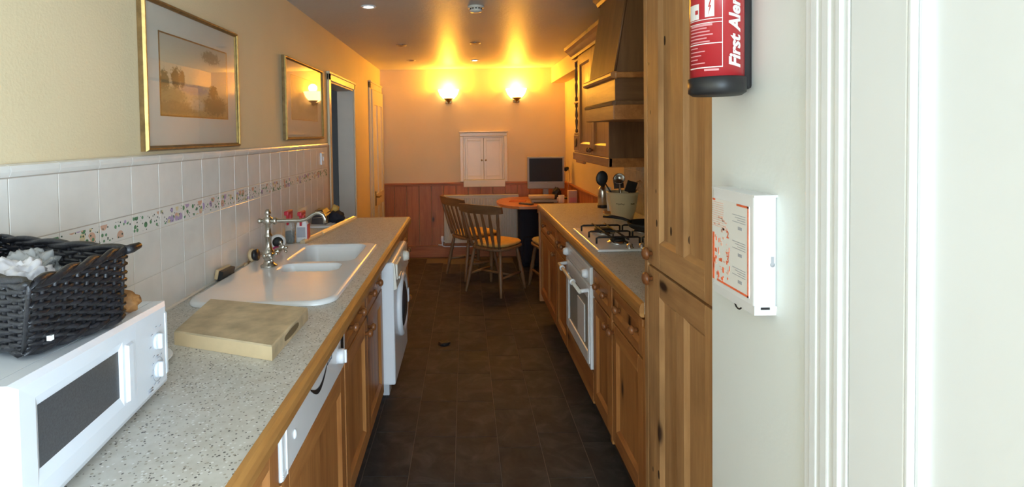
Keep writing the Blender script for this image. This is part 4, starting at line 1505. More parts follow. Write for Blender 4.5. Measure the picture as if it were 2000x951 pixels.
fp = thing('frying_pan', 'black frying pan resting on the hob with its handle to the left', 'pan', (1.03, 2.92, hz + .05))
pz = hz + .0610
obj('pan_body', MB().lathe([(0, 0), (.095, 0), (.115, .012), (.125, .036), (.122, .037), (.111, .014), (.092, .005), (0, .005)], 30, T=Tm((.985, 2.90, pz))), 'iron', fp)
obj('handle', MB().tube([(.900, 2.975, pz + .030), (.865, 3.02, pz + .040), (.825, 3.065, pz + .043), (.785, 3.105, pz + .040)], [.010, .012, .014, .012], 8, flat=.7), 'black', fp)

# ---- crock of utensils
cx_, cy_ = 1.04, 3.62
cr = thing('utensil_crock', 'cream stoneware crock full of kitchen utensils behind the hob', 'crock', (cx_, cy_, CT))
obj('pot', MB().lathe([(.062, 0), (.066, .004), (.083, .07), (.095, .13), (.098, .165), (.104, .172), (.104, .184), (.097, .186), (.092, .17), (.078, .07), (.058, .012), (0, .012)],
                      32, T=Tm((cx_, cy_, CT))), 'crock', cr)
lt = MB()
for a_mid, span in ((-2.0, .30), (-1.1, .17)):   # worn script, no longer legible
    rr2 = .0925
    pts = []
    for k in range(25):
        t = k / 24
        a = a_mid + span * (2 * t - 1)
        zz = .112 + .004 * math.sin(t * 34) + .002 * math.sin(t * 13)
        rad = rr2 + (zz - .112) * .2 + .0004
        pts.append((cx_ + rad * math.cos(a), cy_ + rad * math.sin(a), CT + zz))
    lt.tube(pts, .0013, 5)
obj('script_marks', lt, 'crock_text', cr)['kind'] = 'stuff'


def utensil(name, label, base, tip, mat, head):
    b, t = Vector(base), Vector(tip)
    o = thing(name, label, 'utensil', tuple(b), 'utensils in the cream crock')
    obj('handle', MB().tube([b, b.lerp(t, .5), t], .005, 7), mat, o)
    d = (t - b).normalized()
    mb = MB()
    if head == 'spoon':
        mb.ball((0, 0, 0), (.040, .010, .050), T=Tm(t + d * .035, (0, 0, 1)) @ Matrix.Rotation(R(8), 4, 'Y'))
    elif head == 'ladle':
        mb.lathe([(.0, -.03), (.022, -.024), (.036, -.006), (.038, .004), (.034, -.004), (.02, -.020), (0, -.026)], 20, T=Tm(t + d * .02, (-.35, -.75, .5)))
    elif head == 'slice':
        mb.box(-.034, .034, -.003, .003, 0, .075, bev=.002, T=Tm(t, d))
    else:
        for k in range(5):
            a = PI * k / 5
            u = Vector((math.cos(a), math.sin(a), 0))
            mb.tube([t, t + u * .024 + d * .03, t + u * .02 + d * .06, t + d * .075, t - u * .02 + d * .06, t - u * .024 + d * .03, t], .0012, 5)
    obj('head', mb, mat, o)


utensil('serving_spoon', 'large black round headed spoon leaning left out of the crock', (1.068, 3.64, CT + .02), (.925, 3.63, CT + .245), 'black', 'spoon')
utensil('ladle', 'shiny steel ladle standing upright in the crock', (1.035, 3.595, CT + .02), (1.008, 3.575, CT + .255), 'steel', 'ladle')
utensil('fish_slice', 'dark flat slice leaning right in the crock', (1.02, 3.585, CT + .02), (1.070, 3.57, CT + .185), 'iron', 'slice')
utensil('masher', 'dark slotted turner low in the crock behind the ladle', (1.05, 3.665, CT + .02), (1.035, 3.68, CT + .20), 'bag_grey', 'slice')
utensil('whisk', 'wire balloon whisk at the right side of the crock', (1.055, 3.605, CT + .02), (1.122, 3.60, CT + .19), 'steel', 'whisk')

fk = thing('vacuum_flask', 'stainless steel flask with domed shoulder and black base left of crock', 'flask', (1.055, 4.20, CT))
obj('body', MB().lathe([(.036, .02), (.038, .024), (.038, .125), (.034, .145), (.024, .158), (.016, .164), (0, .165)], 24, T=Tm((1.055, 4.20, CT))), 'steel', fk)
obj('base', MB().lathe([(.041, 0), (.041, .018), (.037, .023), (0, .023)], 24, T=Tm((1.055, 4.20, CT))), 'black', fk)
obj('lid', MB().lathe([(.017, .162), (.017, .190), (.012, .197), (0, .197)], 18, T=Tm((1.055, 4.20, CT))), 'black', fk)
obj('handle', MB().tube([(1.088, 4.185, CT + .13), (1.108, 4.178, CT + .12), (1.108, 4.178, CT + .05), (1.09, 4.185, CT + .035)], .006, 8), 'black', fk)
cs = thing('card_stand', 'narrow white card standing in a small pine block beside the crock', 'card', (1.03, 3.90, CT))
obj('block', MB().box(.985, 1.065, 3.875, 3.925, CT, CT + .018, bev=.003), 'pine_x', cs)
obj('card', MB().hexa([(1.012, 3.897, CT + .015), (1.052, 3.892, CT + .015), (1.052, 3.896, CT + .015), (1.012, 3.901, CT + .015)],
                      [(1.004, 3.915, CT + .185), (1.040, 3.910, CT + .185), (1.040, 3.914, CT + .185), (1.004, 3.919, CT + .185)]), 'paper', cs)

# ------------------------------------------------------------------ tall pine cupboard
tc_ = thing('tall_cupboard', 'full height old pine cupboard with panelled upper and lower doors', 'cupboard', (.9, 1.55, 0))
XT = .60
obj('carcass', MB().box(XT + .022, 1.22, 1.268, 1.828, .10, 2.30), 'old_pine_z', tc_)
obj('plinth', MB().box(.68, 1.2, 1.27, 1.82, 0, .10), 'plinth', tc_)
obj('face_strip', MB().box(XT, XT + .022, 1.803, 1.836, .10, 2.30, bev=.003), 'old_pine_z', tc_)
ud = front(tc_, 'door', XT, -1, 1.268, 1.800, 1.090, 2.28, 'old_pine', stile=.104, rail=.082, cols=2, mid=.058)
ld = front(tc_, 'door', XT, -1, 1.268, 1.800, .11, 1.082, 'old_pine', stile=.104, rail=.10, cols=2, mid=.058, top=.078)
knob(ud, XT, 1.760, 1.128, -1, .021)
knob(ld, XT, 1.760, 1.047, -1, .021)

# ------------------------------------------------------------------ wall cupboards and hood
XU = .85
uc = thing('wall_cupboard', 'pine wall cupboard with cornice and two doors beyond the hood', 'cupboard', (1.05, 3.7, 1.36))
obj('carcass', MB().box(XU + .022, XR - .004, 3.235, 4.10, 1.365, 2.10), 'pine_z', uc)
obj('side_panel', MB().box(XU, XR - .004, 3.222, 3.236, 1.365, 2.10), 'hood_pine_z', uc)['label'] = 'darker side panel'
for a, b in ((3.242, 3.668), (3.674, 4.098)):
    d = front(uc, 'door', XU, -1, a, b, 1.37, 2.085, stile=.058, rail=.068)
    knob(d, XU, (b - .028) if a < 3.4 else (a + .028), 1.402, -1, .017)
cor = [(XU + .03, 2.085), (XU - .012, 2.085), (XU - .014, 2.105), (XU - .028, 2.118), (XU - .045, 2.135), (XU - .065, 2.150), (XU - .068, 2.172), (XU + .03, 2.172)]
obj('cornice', MB().prism(cor, 3.10, 4.285, 'xz'), 'pine_y', uc)
obj('pelmet', MB().box(XU - .006, XU + .02, 3.222, 4.28, 1.312, 1.368, bev=.004).box(XU, XR - .004, 3.222, 3.244, 1.312, 1.366)
    .box(XU, XU + .018, 3.92, 4.20, 1.292, 1.314, bev=.006), 'pine_y', uc)
# open end shelves with turned spindles
obj('shelf_back', MB().box(XR - .02, XR - .004, 4.10, 4.275, 1.365, 2.09), 'pine_z', uc)
for z in (1.366, 1.50, 1.74, 2.06):
    obj('shelf', MB().box(XU + .004, XR - .02, 4.10, 4.272, z, z + .018, bev=.004), 'pine_y', uc)
for za, zb in ((1.518, 1.74), (1.758, 2.06)):
    L = zb - za
    prof = [(.007, 0), (.011, .02 * L), (.011, .1 * L), (.006, .14 * L), (.010, .3 * L), (.012, .42 * L), (.006, .5 * L), (.012, .58 * L), (.010, .7 * L), (.006, .86 * L), (.011, .9 * L), (.011, .98 * L), (.007, L)]
    obj('spindle', MB().lathe(prof, 12, T=Tm((XU + .02, 4.255, za))), 'hood_pine_z', uc)
    obj('spindle', MB().lathe(prof, 12, T=Tm((XU + .02, 4.13, za))), 'hood_pine_z', uc)
gl = MB().box(XU, XU + .015, 4.102, 4.27, 1.384, 1.50, bev=.003)
sd = obj('small_drawer', gl, 'pine_y', uc)
obj('rosette', MB().lathe([(.018, 0), (.034, .003), (.034, .006), (.020, .007), (.012, .004), (0, .004)], 20, T=Tm((XU, 4.185, 1.442), (-1, 0, 0))), 'hood_pine_x', sd)

hd_ = thing('cooker_hood', 'brown pine chimney cooker hood with mouldings above the gas hob', 'hood', (.97, 2.83, 1.57))
y0h, y1h = 2.56, 3.13
XH = .70
obj('canopy_box', MB().box(XH + .004, XR - .004, y0h + .004, y1h - .004, 1.655, 1.785), 'pine_y', hd_)
for yy in (y0h, y1h - .006):
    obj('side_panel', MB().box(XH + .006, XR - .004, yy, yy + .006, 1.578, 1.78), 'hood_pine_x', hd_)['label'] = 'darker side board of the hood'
obj('lower_band', MB().box(XH - .006, XR - .004, y0h - .004, y1h + .004, 1.578, 1.652, bev=.004), 'pine_y', hd_)
obj('ledge_moulding', MB().prism([(XH + .01, 1.645), (XH - .012, 1.648), (XH - .014, 1.658), (XH - .004, 1.668), (XH + .01, 1.670)], y0h - .008, y1h + .008, 'xz')
    .box(XH, XR - .004, y0h - .010, y0h, 1.648, 1.668, bev=.004), 'hood_pine_y', hd_)
obj('cornice', MB().prism([(XH + .01, 1.768), (XH - .014, 1.772), (XH - .020, 1.782), (XH - .020, 1.794), (XH - .010, 1.802), (XH + .01, 1.802)], y0h - .016, y1h + .016, 'xz')
    .box(XH, XR - .004, y0h - .018, y0h, 1.772, 1.80, bev=.005), 'pine_y', hd_)
ch = MB()
XC = .775
bot = [(XH + .004, y0h + .004, 1.80), (XR - .004, y0h + .004, 1.80), (XR - .004, y1h - .04, 1.80), (XH + .004, y1h - .04, 1.80)]
top = [(XC, y0h + .004, 2.24), (XR - .004, y0h + .004, 2.24), (XR - .004, y1h - .04, 2.24), (XC, y1h - .04, 2.24)]
ch.hexa(bot, top)
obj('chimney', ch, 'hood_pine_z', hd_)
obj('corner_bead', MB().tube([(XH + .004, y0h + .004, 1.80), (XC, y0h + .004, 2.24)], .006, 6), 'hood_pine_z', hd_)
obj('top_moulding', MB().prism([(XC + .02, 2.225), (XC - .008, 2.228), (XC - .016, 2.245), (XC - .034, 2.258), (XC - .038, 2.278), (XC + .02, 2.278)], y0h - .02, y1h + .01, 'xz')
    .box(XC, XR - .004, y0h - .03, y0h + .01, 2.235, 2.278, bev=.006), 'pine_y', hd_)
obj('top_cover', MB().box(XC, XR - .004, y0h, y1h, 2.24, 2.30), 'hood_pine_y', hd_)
obj('infill_panel', MB().box(XC + .02, XR - .004, 1.84, y0h - .035, 1.56, 2.30), 'hood_pine_z', hd_) if False else None

# ------------------------------------------------------------------ extinguisher and fire blanket on the white wall
ex, ey, er = XW - .064, 1.100, .050
fe = thing('fire_extinguisher', 'red fire extinguisher with black base bracketed high on the white wall', 'fire extinguisher', (ex, ey, 1.61))
zb = 1.592
obj('cylinder', MB().lathe([(er, zb + .02), (er, zb + .33), (er * .9, zb + .36), (er * .55, zb + .385), (.018, zb + .395), (0, zb + .396)], 40, T=Tm((ex, ey, 0))), 'red', fe)
obj('base_cap', MB().lathe([(.03, zb + .004), (er * .9, zb), (er + .0035, zb + .006), (er + .004, zb + .034), (er, zb + .036)], 40, T=Tm((ex, ey, 0))), 'black', fe)
vl = MB().lathe([(.014, zb + .39), (.014, zb + .43), (0, zb + .431)], 14, T=Tm((ex, ey, 0))).box(ex - .06, ex + .02, ey - .012, ey + .012, zb + .425, zb + .44, bev=.004)
vl.box(ex - .07, ex + .01, ey - .01, ey + .01, zb + .45, zb + .462, bev=.004)
obj('valve', vl, 'black', fe)
obj('bracket', MB().box(ex + .034, XW, ey - .016, ey + .040, zb + .012, zb + .36, bev=.006), 'black', fe)
# print on the cylinder: angle from the direction that faces the camera, height
a_c = math.atan2(-ey, -ex)


def on_cyl(a, z, lift=.0009):
    return ((er + lift) * math.cos(a_c + a) + ex, (er + lift) * math.sin(a_c + a) + ey, z)


def cyl_patch(mb, a0, a1, z0, z1, lift=.0009):
    n = max(1, int(abs(a1 - a0) / .12))
    vs = [on_cyl(a0 + (a1 - a0) * i / n, z, lift) for z in (z0, z1) for i in range(n + 1)]
    mb.add(vs, [(i, i + 1, n + 2 + i, n + 1 + i) for i in range(n)])


def sliced(tv, tf, step):
    """cut flat lettering into strips so that it can follow a curved surface"""
    bm = bmesh.new()
    vv = [bm.verts.new(p) for p in tv]
    for f in tf:
        try:
            bm.faces.new([vv[i] for i in f])
        except ValueError:
            pass
    for ax in (0, 1):
        lo = min(p[ax] for p in tv)
        hi = max(p[ax] for p in tv)
        k = lo + step
        while k < hi:
            co, no = [0, 0, 0], [0, 0, 0]
            co[ax], no[ax] = k, 1
            bmesh.ops.bisect_plane(bm, geom=bm.verts[:] + bm.edges[:] + bm.faces[:], plane_co=co, plane_no=no)
            k += step
    bm.verts.index_update()
    out = [tuple(q.co) for q in bm.verts], [[q.index for q in f.verts] for f in bm.faces]
    bm.free()
    return out


def cyl_text(mb, body, size, a0, z0, vertical=False, shear=0., bold=0.):
    tv, tf = sliced(*text_mesh(body, size, shear, bold), .006)
    if vertical:
        mb.add([on_cyl(a0 - b / er, z0 + a) for a, b, c in tv], tf)
    else:
        mb.add([on_cyl(a0 + a / er, z0 + b) for a, b, c in tv], tf)


lb = MB()
cyl_text(lb, 'First Alert', .034, .92, zb + .050, True, .25, .0013)
pf = obj('lettering', lb, 'print_white', fe)
fb = MB()
zf0, zf1 = zb + .052, zb + .30
for a0_, a1_, z0_, z1_ in ((-1.2, .215, zf0, zf0 + .0022), (.19, .215, zf0, zf1), (-1.2, .20, zb + .098, zb + .1), (-1.2, .20, zb + .145, zb + .1465), (-1.2, .20, zb + .138, zb + .1395)):
    cyl_patch(fb, a0_, a1_, z0_, z1_)
cyl_patch(fb, -.42, -.08, zb + .150, zb + .186)
cyl_patch(fb, -1.2, -.66, zb + .148, zb + .178)
cyl_text(fb, 'LEVERS.', .0105, -.62, zb + .214, False, .1, .0002)
cyl_text(fb, 'TO STOP.', .0105, -.66, zb + .200, False, .1, .0002)
obj('label_frame', fb, 'print_white', fe)
sg = MB()
vsb = [(-.22, .183), (-.30, .168), (-.24, .169), (-.30, .153), (-.18, .172), (-.24, .171), (-.17, .183)]
sg.add([on_cyl(a, zb + z, .0013) for a, z in vsb], [list(range(7))])
cyl_patch(sg, -.84, -.70, zb + .158, zb + .166, .0013)
obj('label_symbol', sg, 'red', fe)
ln = MB()
for k in range(5):
    cyl_patch(ln, -1.15, -.35 + .22 * ((k * 7) % 3) / 2, zb + .128 - k * .0065, zb + .1305 - k * .0065)
for k in range(5):
    cyl_patch(ln, -1.15, -.72 + .3 * ((k * 5) % 3) / 2, zb + .091 - k * .0075, zb + .0932 - k * .0075)
cyl_patch(ln, -1.1, -.15, zb + .133, zb + .1375)
cyl_patch(ln, -.45, .08, zb + .046, zb + .050)
obj('label_lines', ln, 'print_pink', fe)['kind'] = 'stuff'

fbk = thing('fire_blanket', 'white fire blanket box with faded orange instructions on the white wall', 'fire blanket', (XW, 1.14, 1.15))
XB = XW - .042
by0, by1, bz0, bz1 = .998, 1.168, 1.186, 1.402
sec = rrect(XB, XW, by0, by1, .006, 3)
bxm = MB()
n = len(sec)


def bshape(z):
    return [(a, b, z) for a, b in sec]


bxm.prism(sec, bz0 + .012, bz1, 'xy')
bxm.hexa([(XB + .002, by0 + .004, bz0 - .006), (XW, by0 + .004, bz0 - .006), (XW, by1 - .004, bz0 - .006), (XB + .002, by1 - .004, bz0 - .006)],
         [(XB, by0, bz0 + .012), (XW, by0, bz0 + .012), (XW, by1, bz0 + .012), (XB, by1, bz0 + .012)])
obj('case', bxm, 'enamel', fbk)
obj('top_lip', MB().box(XB - .0008, XW, by0 - .0008, by1 + .0008, bz1 - .003, bz1 + .001), 'enamel', fbk)
sh = obj('instruction_sheet', MB().box(XB - .0012, XB, by0 + .018, by1 - .004, bz0 + .022, bz1 - .022), 'paper', fbk)
of = MB()
sy0, sy1, sz0, sz1 = by0 + .018, by1 - .004, bz0 + .022, bz1 - .022
X1 = XB - .0012
of.box(X1 - .0006, X1, sy0, sy0 + .004, sz0, sz1).box(X1 - .0006, X1, sy0, sy1 - .02, sz0, sz0 + .004)
of.box(X1 - .0006, X1, sy0, sy0 + .045, sz1 - .004, sz1).box(X1 - .0006, X1, sy1 - .012, sy1, sz1 - .004, sz1)
of.box(X1 - .0006, X1, sy1 - .008, sy1, sz0, sz0 + .10)
for k in range(26):   # worn remnants of the title panel
    yy = sy1 - .004 - rnd.random() ** 1.3 * .075
    zz = sz0 + .004 + rnd.random() ** 1.7 * .085
    of.box(X1 - .0006, X1, yy - rnd.uniform(.001, .008), yy, zz, zz + rnd.uniform(.002, .012))
for s_, yy, zz in (('2', sy0 + .086, sz0 + .098), ('3', sy0 + .086, sz0 + .048)):
    tv, tf = text_mesh(s_, .02, 0, .0006)
    of.add([(X1 - .0007, yy - a, zz + b) for a, b, c in tv], tf)
obj('orange_print', of, 'orange_print', sh)['kind'] = 'stuff'
ft = MB()
for k in range(34):
    yy = sy1 - .006 - rnd.random() * .062
    zz = sz0 + .02 + rnd.random() * .115
    ft.box(X1 - .0005, X1, yy - rnd.uniform(.002, .012), yy, zz, zz + rnd.uniform(.001, .006))
for k in range(12):
    zz = sz1 - .008 - k * .0045
    ft.box(X1 - .0005, X1, sy0 + .10, sy0 + .15, zz, zz + .0011)
obj('faded_print', ft, 'orange_faint', sh)['kind'] = 'stuff'
gt = MB()
for blk in range(3):
    for k in range(4):
        zz = sz0 + .045 + blk * .052 - k * .0045
        gt.box(X1 - .0005, X1, sy0 + .012, sy0 + .062 - (k % 3) * .01, zz, zz + .0012)
    gt.box(X1 - .0005, X1, sy0 + .025, sy0 + .04, sz0 + .018 + blk * .052, sz0 + .024 + blk * .052)
obj('grey_text', gt, 'grey_print', sh)['kind'] = 'stuff'
obj('slot', MB().box(XB + .012, XB + .028, by0 - .0008, by0 + .004, bz0 + .006, bz0 + .010), 'black', fbk)
obj('keyhole', MB().lathe([(.0045, -.0006), (.0045, .0004), (0, .0004)], 14, T=Tm((XW - .009, by0, 1.275), (0, -1, 0)))
    .box(XW - .0115, XW - .0065, by0 - .0006, by0 + .001, 1.276, 1.290), 'grey_print', fbk)
obj('pull_tab', MB().box(XB + .012, XB + .03, 1.065, 1.09, bz0 - .012, bz0 - .002, bev=.004), 'cream_plastic', fbk)
lp = [(XB + .02 + .0 * math.sin(a), 1.098 + .016 * math.cos(a), bz0 - .008 + .016 * math.sin(a)) for a in [2 * PI * k / 18 for k in range(18)]]
obj('pull_loop', MB().tube(lp, .0016, 6, closed=True), 'black', fbk)

# ------------------------------------------------------------------ far end: sconces
for lab, sx_ in (('left glowing half bowl wall lamp above the white wall cupboard', -.19), ('right glowing half bowl wall lamp nearer the boxed beam', .64)):
    s_ = thing('wall_lamp', lab, 'wall lamp', (sx_, YF, 1.88), 'half bowl wall lamps on the far wall')
    z0 = 1.93
    prof = [(.0, 0), (.03, .004), (.07, .028), (.105, .07), (.125, .12), (.13, .135), (.124, .135), (.118, .12), (.098, .072), (.065, .034), (.03, .01), (0, .006)]
    obj('shade', MB().lathe(prof, 24, T=Tm((sx_, YF - .002, z0)), a0=PI, a1=2 * PI), 'shade', s_)
    obj('finial', MB().lathe([(0, -.055), (.010, -.048), (.006, -.038), (.018, -.028), (.03, -.012), (.055, .004), (.06, .012), (.03, .014), (0, .014)], 18, T=Tm((sx_, YF - .062, z0 + .012))), 'brass', s_)
    obj('back_plate', MB().box(sx_ - .04, sx_ + .04, YF - .012, YF, z0 - .03, z0 + .09, bev=.004), 'brass', s_)
    obj('bulb', MB().ball((sx_, YF - .06, z0 + .09), (.02, .02, .03)), 'lamp_lit', s_)
    for (zz, yy, e, rad) in ((z0 + .175, YF - .075, 19.5, .05),):
        l = bpy.data.lights.new('wall_lamp_glow', 'POINT')
        l.energy = e
        l.color = (1.0, 0.44, 0.025)
        l.shadow_soft_size = rad
        lo = bpy.data.objects.new('wall_lamp_glow', l)
        lo.location = (sx_, yy, zz)
        col.objects.link(lo)

# ---- downlights and smoke alarm
for (x, y, lit, lab) in ((-.584, 3.423, True, 'lit recessed downlight nearest the left wall'), (-.551, 4.90, False, 'unlit downlight, middle of the left row of ceiling lights'),
                         (.104, 4.85, False, 'unlit downlight in mid ceiling beyond the smoke alarm'), (-.564, 5.92, False, 'unlit downlight nearest the far left corner'),
                         (.121, 5.99, True, 'pale downlight close to the far wall between the lamps')):
    dl = thing('downlight', lab, 'downlight', (x, y, ZC), 'recessed ceiling downlights')
    obj('rim', MB().lathe([(.032, -.002), (.036, -.006), (.044, -.006), (.048, 0), (.044, .002), (.032, .002)], 24, T=Tm((x, y, ZC))), 'steel' if not lit else 'enamel', dl)
    obj('lens', MB().lathe([(.034, -.001), (.02, -.004), (0, -.005)], 20, T=Tm((x, y, ZC))), 'lamp_lit' if lit else 'lamp_off', dl)
    if lit and y < 4:
        l = bpy.data.lights.new('downlight_beam', 'SPOT')
        l.energy = 1.5
        l.spot_size = R(90)
        l.color = (1.0, .88, .72)
        l.shadow_soft_size = .03
        lo = bpy.data.objects.new('downlight_beam', l)
        lo.location = (x, y, ZC - .02)
        col.objects.link(lo)
sa = thing('smoke_alarm', 'round smoke alarm with dark vents on the ceiling', 'smoke alarm', (.082, 3.46, ZC))
obj('base', MB().lathe([(.052, 0), (.052, -.010), (.046, -.014), (0, -.014)], 26, T=Tm((.082, 3.46, ZC))), 'cream_plastic', sa)
obj('cover', MB().lathe([(.036, -.014), (.036, -.02), (.042, -.026), (.036, -.036), (0, -.04)], 24, T=Tm((.082, 3.46, ZC))), 'cream_plastic', sa)
vt = MB()
for k in range(12):
    a = 2 * PI * k / 12
    vt.box(-.004, .004, .034, .040, -.021, -.014, T=Matrix.Translation((.082, 3.46, ZC)) @ Matrix.Rotation(a, 4, 'Z'))
obj('vents', vt, 'black', sa)

# ------------------------------------------------------------------ small white cupboard in the far wall
wc = thing('wall_cupboard', 'small white two door cupboard set in the far wall', 'cupboard', (.23, YF, .87))
fm = MB()
for a, b, c, d in ((-.062, -.018, .93, 1.4895), (.478, .522, .93, 1.4895), (-.062, .522, 1.49, 1.534)):
    fm.box(a, b, YF - .035, YF, c, d, bev=.006)
fm.box(-.07, .53, YF - .048, YF, 1.535, 1.553, bev=.005)
fm.box(-.018, .0, YF - .022, YF, .96, 1.4715).box(.46, .4775, YF - .022, YF, .96, 1.4715).box(-.0175, .4775, YF - .022, YF, 1.472, 1.4885)
obj('frame', fm, 'cream_gloss', wc)
obj('sill', MB().box(-.022, .490, YF - .05, YF, .868, .955, bev=.005), 'cream_gloss', wc)
for a, b, kx in ((.002, .228, .205), (.232, .458, .255)):
    f = MB()
    for q in ((a, a + .03, .957, 1.47), (b - .03, b, .957, 1.47), (a + .03, b - .03, .957, .995), (a + .03, b - .03, 1.438, 1.47)):
        f.box(q[0], q[1], YF - .02, YF - .002, q[2], q[3], bev=.002)
    d = obj('door', f, 'cream_gloss', wc)
    obj('panel', MB().box(a + .028, b - .028, YF - .012, YF - .004, .99, 1.44), 'cream_gloss', d)
    mo = MB()
    mo.box(a + .03, b - .03, YF - .019, YF - .010, .995, 1.003, bev=.002).box(a + .03, b - .03, YF - .019, YF - .010, 1.430, 1.438, bev=.002)
    mo.box(a + .03, a + .037, YF - .019, YF - .010, 1.0, 1.435).box(b - .037, b - .03, YF - .019, YF - .010, 1.0, 1.435)
    obj('panel_moulding', mo, 'cream_gloss', d)
    obj('knob', MB().lathe([(.004, 0), (.004, .01), (.011, .016), (.011, .022), (0, .025)], 14, T=Tm((kx, YF - .02, 1.195), (0, -1, 0))), 'brass', d)

# ------------------------------------------------------------------ radiator
rd = thing('radiator', 'cream panel radiator low on the far wall behind the chairs', 'radiator', (.19, YF - .09, .19))
ra, rb, rz0, rz1 = -.262, .642, .19, .775
rm = MB()
nfl = 27
for k in range(nfl):
    u0, u1 = ra + .01 + (rb - ra - .02) * k / nfl, ra + .01 + (rb - ra - .02) * (k + 1) / nfl
    w = u1 - u0
    prof = [(u0, .0), (u0 + w * .22, 0), (u0 + w * .36, -.010), (u0 + w * .78, -.010), (u0 + w * .92, 0), (u1, 0)]
    for (xa, da), (xb, db) in zip(prof, prof[1:]):
        Y0 = YF - .092
        rm.add([(xa, Y0 + da, rz0 + .03), (xb, Y0 + db, rz0 + .03), (xb, Y0 + db, rz1 - .04), (xa, Y0 + da, rz1 - .04)], [(0, 1, 2, 3)])
rm.box(ra, rb, YF - .094, YF - .076, rz0, rz0 + .032, bev=.003).box(ra, rb, YF - .094, YF - .076, rz1 - .042, rz1 - .004, bev=.003)
rm.box(ra + .005, rb - .005, YF - .088, YF - .080, rz0 + .01, rz1 - .01)
obj('front_panel', rm, 'radiator', rd)
obj('top_grille', MB().box(ra - .004, rb + .004, YF - .100, YF - .034, rz1 - .012, rz1, bev=.004), 'radiator', rd)
obj('side_cover', MB().box(ra - .004, ra + .004, YF - .098, YF - .034, rz0 + .01, rz1, bev=.002).box(rb - .004, rb + .004, YF - .098, YF - .034, rz0 + .01, rz1, bev=.002), 'radiator', rd)
obj('bracket', MB().box(ra + .1, ra + .14, YF - .08, YF - .034, rz0 + .05, rz1 - .06).box(rb - .14, rb - .1, YF - .08, YF - .034, rz0 + .05, rz1 - .06), 'radiator', rd)
obj('valve', MB().lathe([(.012, 0), (.014, .02), (.02, .03), (.02, .075), (.014, .085), (0, .086)], 14, T=Tm((ra - .03, YF - .065, rz0)))
    .tube([(ra - .03, YF - .065, rz0 + .02), (ra, YF - .065, rz0 + .02)], .009, 8), 'enamel', rd)
obj('pipe', MB().tube([(ra - .03, YF - .065, rz0 + .01), (ra - .03, YF - .065, .155), (ra - .0, YF - .05, .140), (ra + .3, YF - .045, .135), (rb, YF - .045, .135)], .009, 8)
    .tube([(ra - .03, YF - .065, .165), (ra - .05, YF - .05, .16), (ra - .08, YF - .03, .16)], .009, 8), 'enamel', rd)

# ------------------------------------------------------------------ table with rounded end
tb = thing('dining_table', 'orange pine table with a rounded end below the monitor', 'table', (.8, 6.15, 0))
ZT = .745
yc, hw = 6.20, .44
tp_ = [(XR - .02, yc - hw), (XR - .02, yc + hw)]
for k in range(17):
    a = PI / 2 + PI * k / 16
    tp_.append((.62 + .27 * math.cos(a), yc + hw * math.sin(a)))
obj('top', MB().prism(tp_, ZT - .028, ZT, 'xy'), 'table_wood', tb)
obj('leg', MB().lathe([(.035, 0), (.03, .05), (.022, .2), (.032, .45), (.022, .60), (.035, .66), (.035, ZT - .028)], 16, T=Tm((1.02, 6.45, 0))), 'pine_z', tb)
obj('wall_batten', MB().box(XR - .06, XR - .02, yc - .36, yc + .36, ZT - .09, ZT - .028), 'pine_y', tb)
obj('rear_leg', MB().box(1.10, 1.15, yc - .05, yc, 0, ZT - .028, bev=.004), 'pine_z', tb)

# ---- things on the table
mo_ = thing('monitor', 'silver flat screen monitor with dark screen on the table', 'monitor', (.93, 6.33, ZT))
obj('stand', MB().box(.84, 1.02, 6.24, 6.42, ZT, ZT + .015, bev=.005).box(.90, .96, 6.32, 6.38, ZT + .01, ZT + .17, bev=.006), 'tv_silver', mo_)
T = Matrix.Translation((.93, 6.32, .875)) @ Matrix.Rotation(R(-4), 4, 'Z')
cs_ = MB().box(-.212, .212, -.028, .035, 0, .372, bev=.008, T=T).box(-.19, .19, .03, .06, .04, .34, bev=.01, T=T)
ms = obj('casing', cs_, 'tv_silver', mo_)
obj('screen', MB().box(-.190, .190, -.0295, -.026, .085, .352, T=T), 'screen', ms)
obj('speaker_bar', MB().box(-.208, .208, -.034, -.02, .006, .066, bev=.004, T=T), 'tv_silver', ms)
obj('power_button', MB().box(-.015, .015, -.030, -.027, .071, .078, T=T), 'grey_print', ms)

pr_ = thing('printer', 'low dark grey printer under the white paper roll', 'printer', (.86, 6.10, ZT))
obj('body', MB().box(.73, 1.02, 6.03, 6.20, ZT, ZT + .037, bev=.006), 'tv_silver', pr_)
obj('tray', MB().box(.75, .97, 6.00, 6.04, ZT + .005, ZT + .014, bev=.003), 'bag_grey', pr_)
rl = thing('paper_roll', 'cream roll of paper with a black end cap below the monitor', 'paper roll', (.85, 6.07, ZT + .04))
obj('roll', MB().tube([(.70, 6.075, ZT + .066), (.985, 6.055, ZT + .066)], .0255, 14), 'cream_batten', rl)
obj('end_cap', MB().lathe([(.030, 0), (.032, .02), (.02, .03), (0, .03)], 18, T=Tm((.985, 6.055, ZT + .066), (1, -.07, 0))), 'black', rl)
mg = thing('mug', 'white mug beside the black end of the paper roll', 'mug', (1.055, 6.02, ZT))
obj('cup', MB().lathe([(.030, 0), (.034, .004), (.034, .085), (.031, .085), (.031, .008), (0, .008)], 20, T=Tm((1.055, 6.02, ZT))), 'paper', mg)
obj('handle', MB().tube([(1.022, 6.00, ZT + .07), (1.005, 5.99, ZT + .06), (1.005, 5.99, ZT + .03), (1.022, 6.00, ZT + .02)], .004, 6), 'paper', mg)
tag(crumple('cable', (1.02, 6.12, ZT + .105), (.045, .05, .05), .5, 3.0, 'black', 4.4, 3), 'black tangled cable behind the white mug', 'cable')
bxt = thing('card_box', 'pinkish upright card box at the right of the table', 'box', (1.165, 5.95, ZT))
obj('carton', MB().box(1.115, 1.212, 5.92, 5.99, ZT, ZT + .145, bev=.003), 'card', bxt)
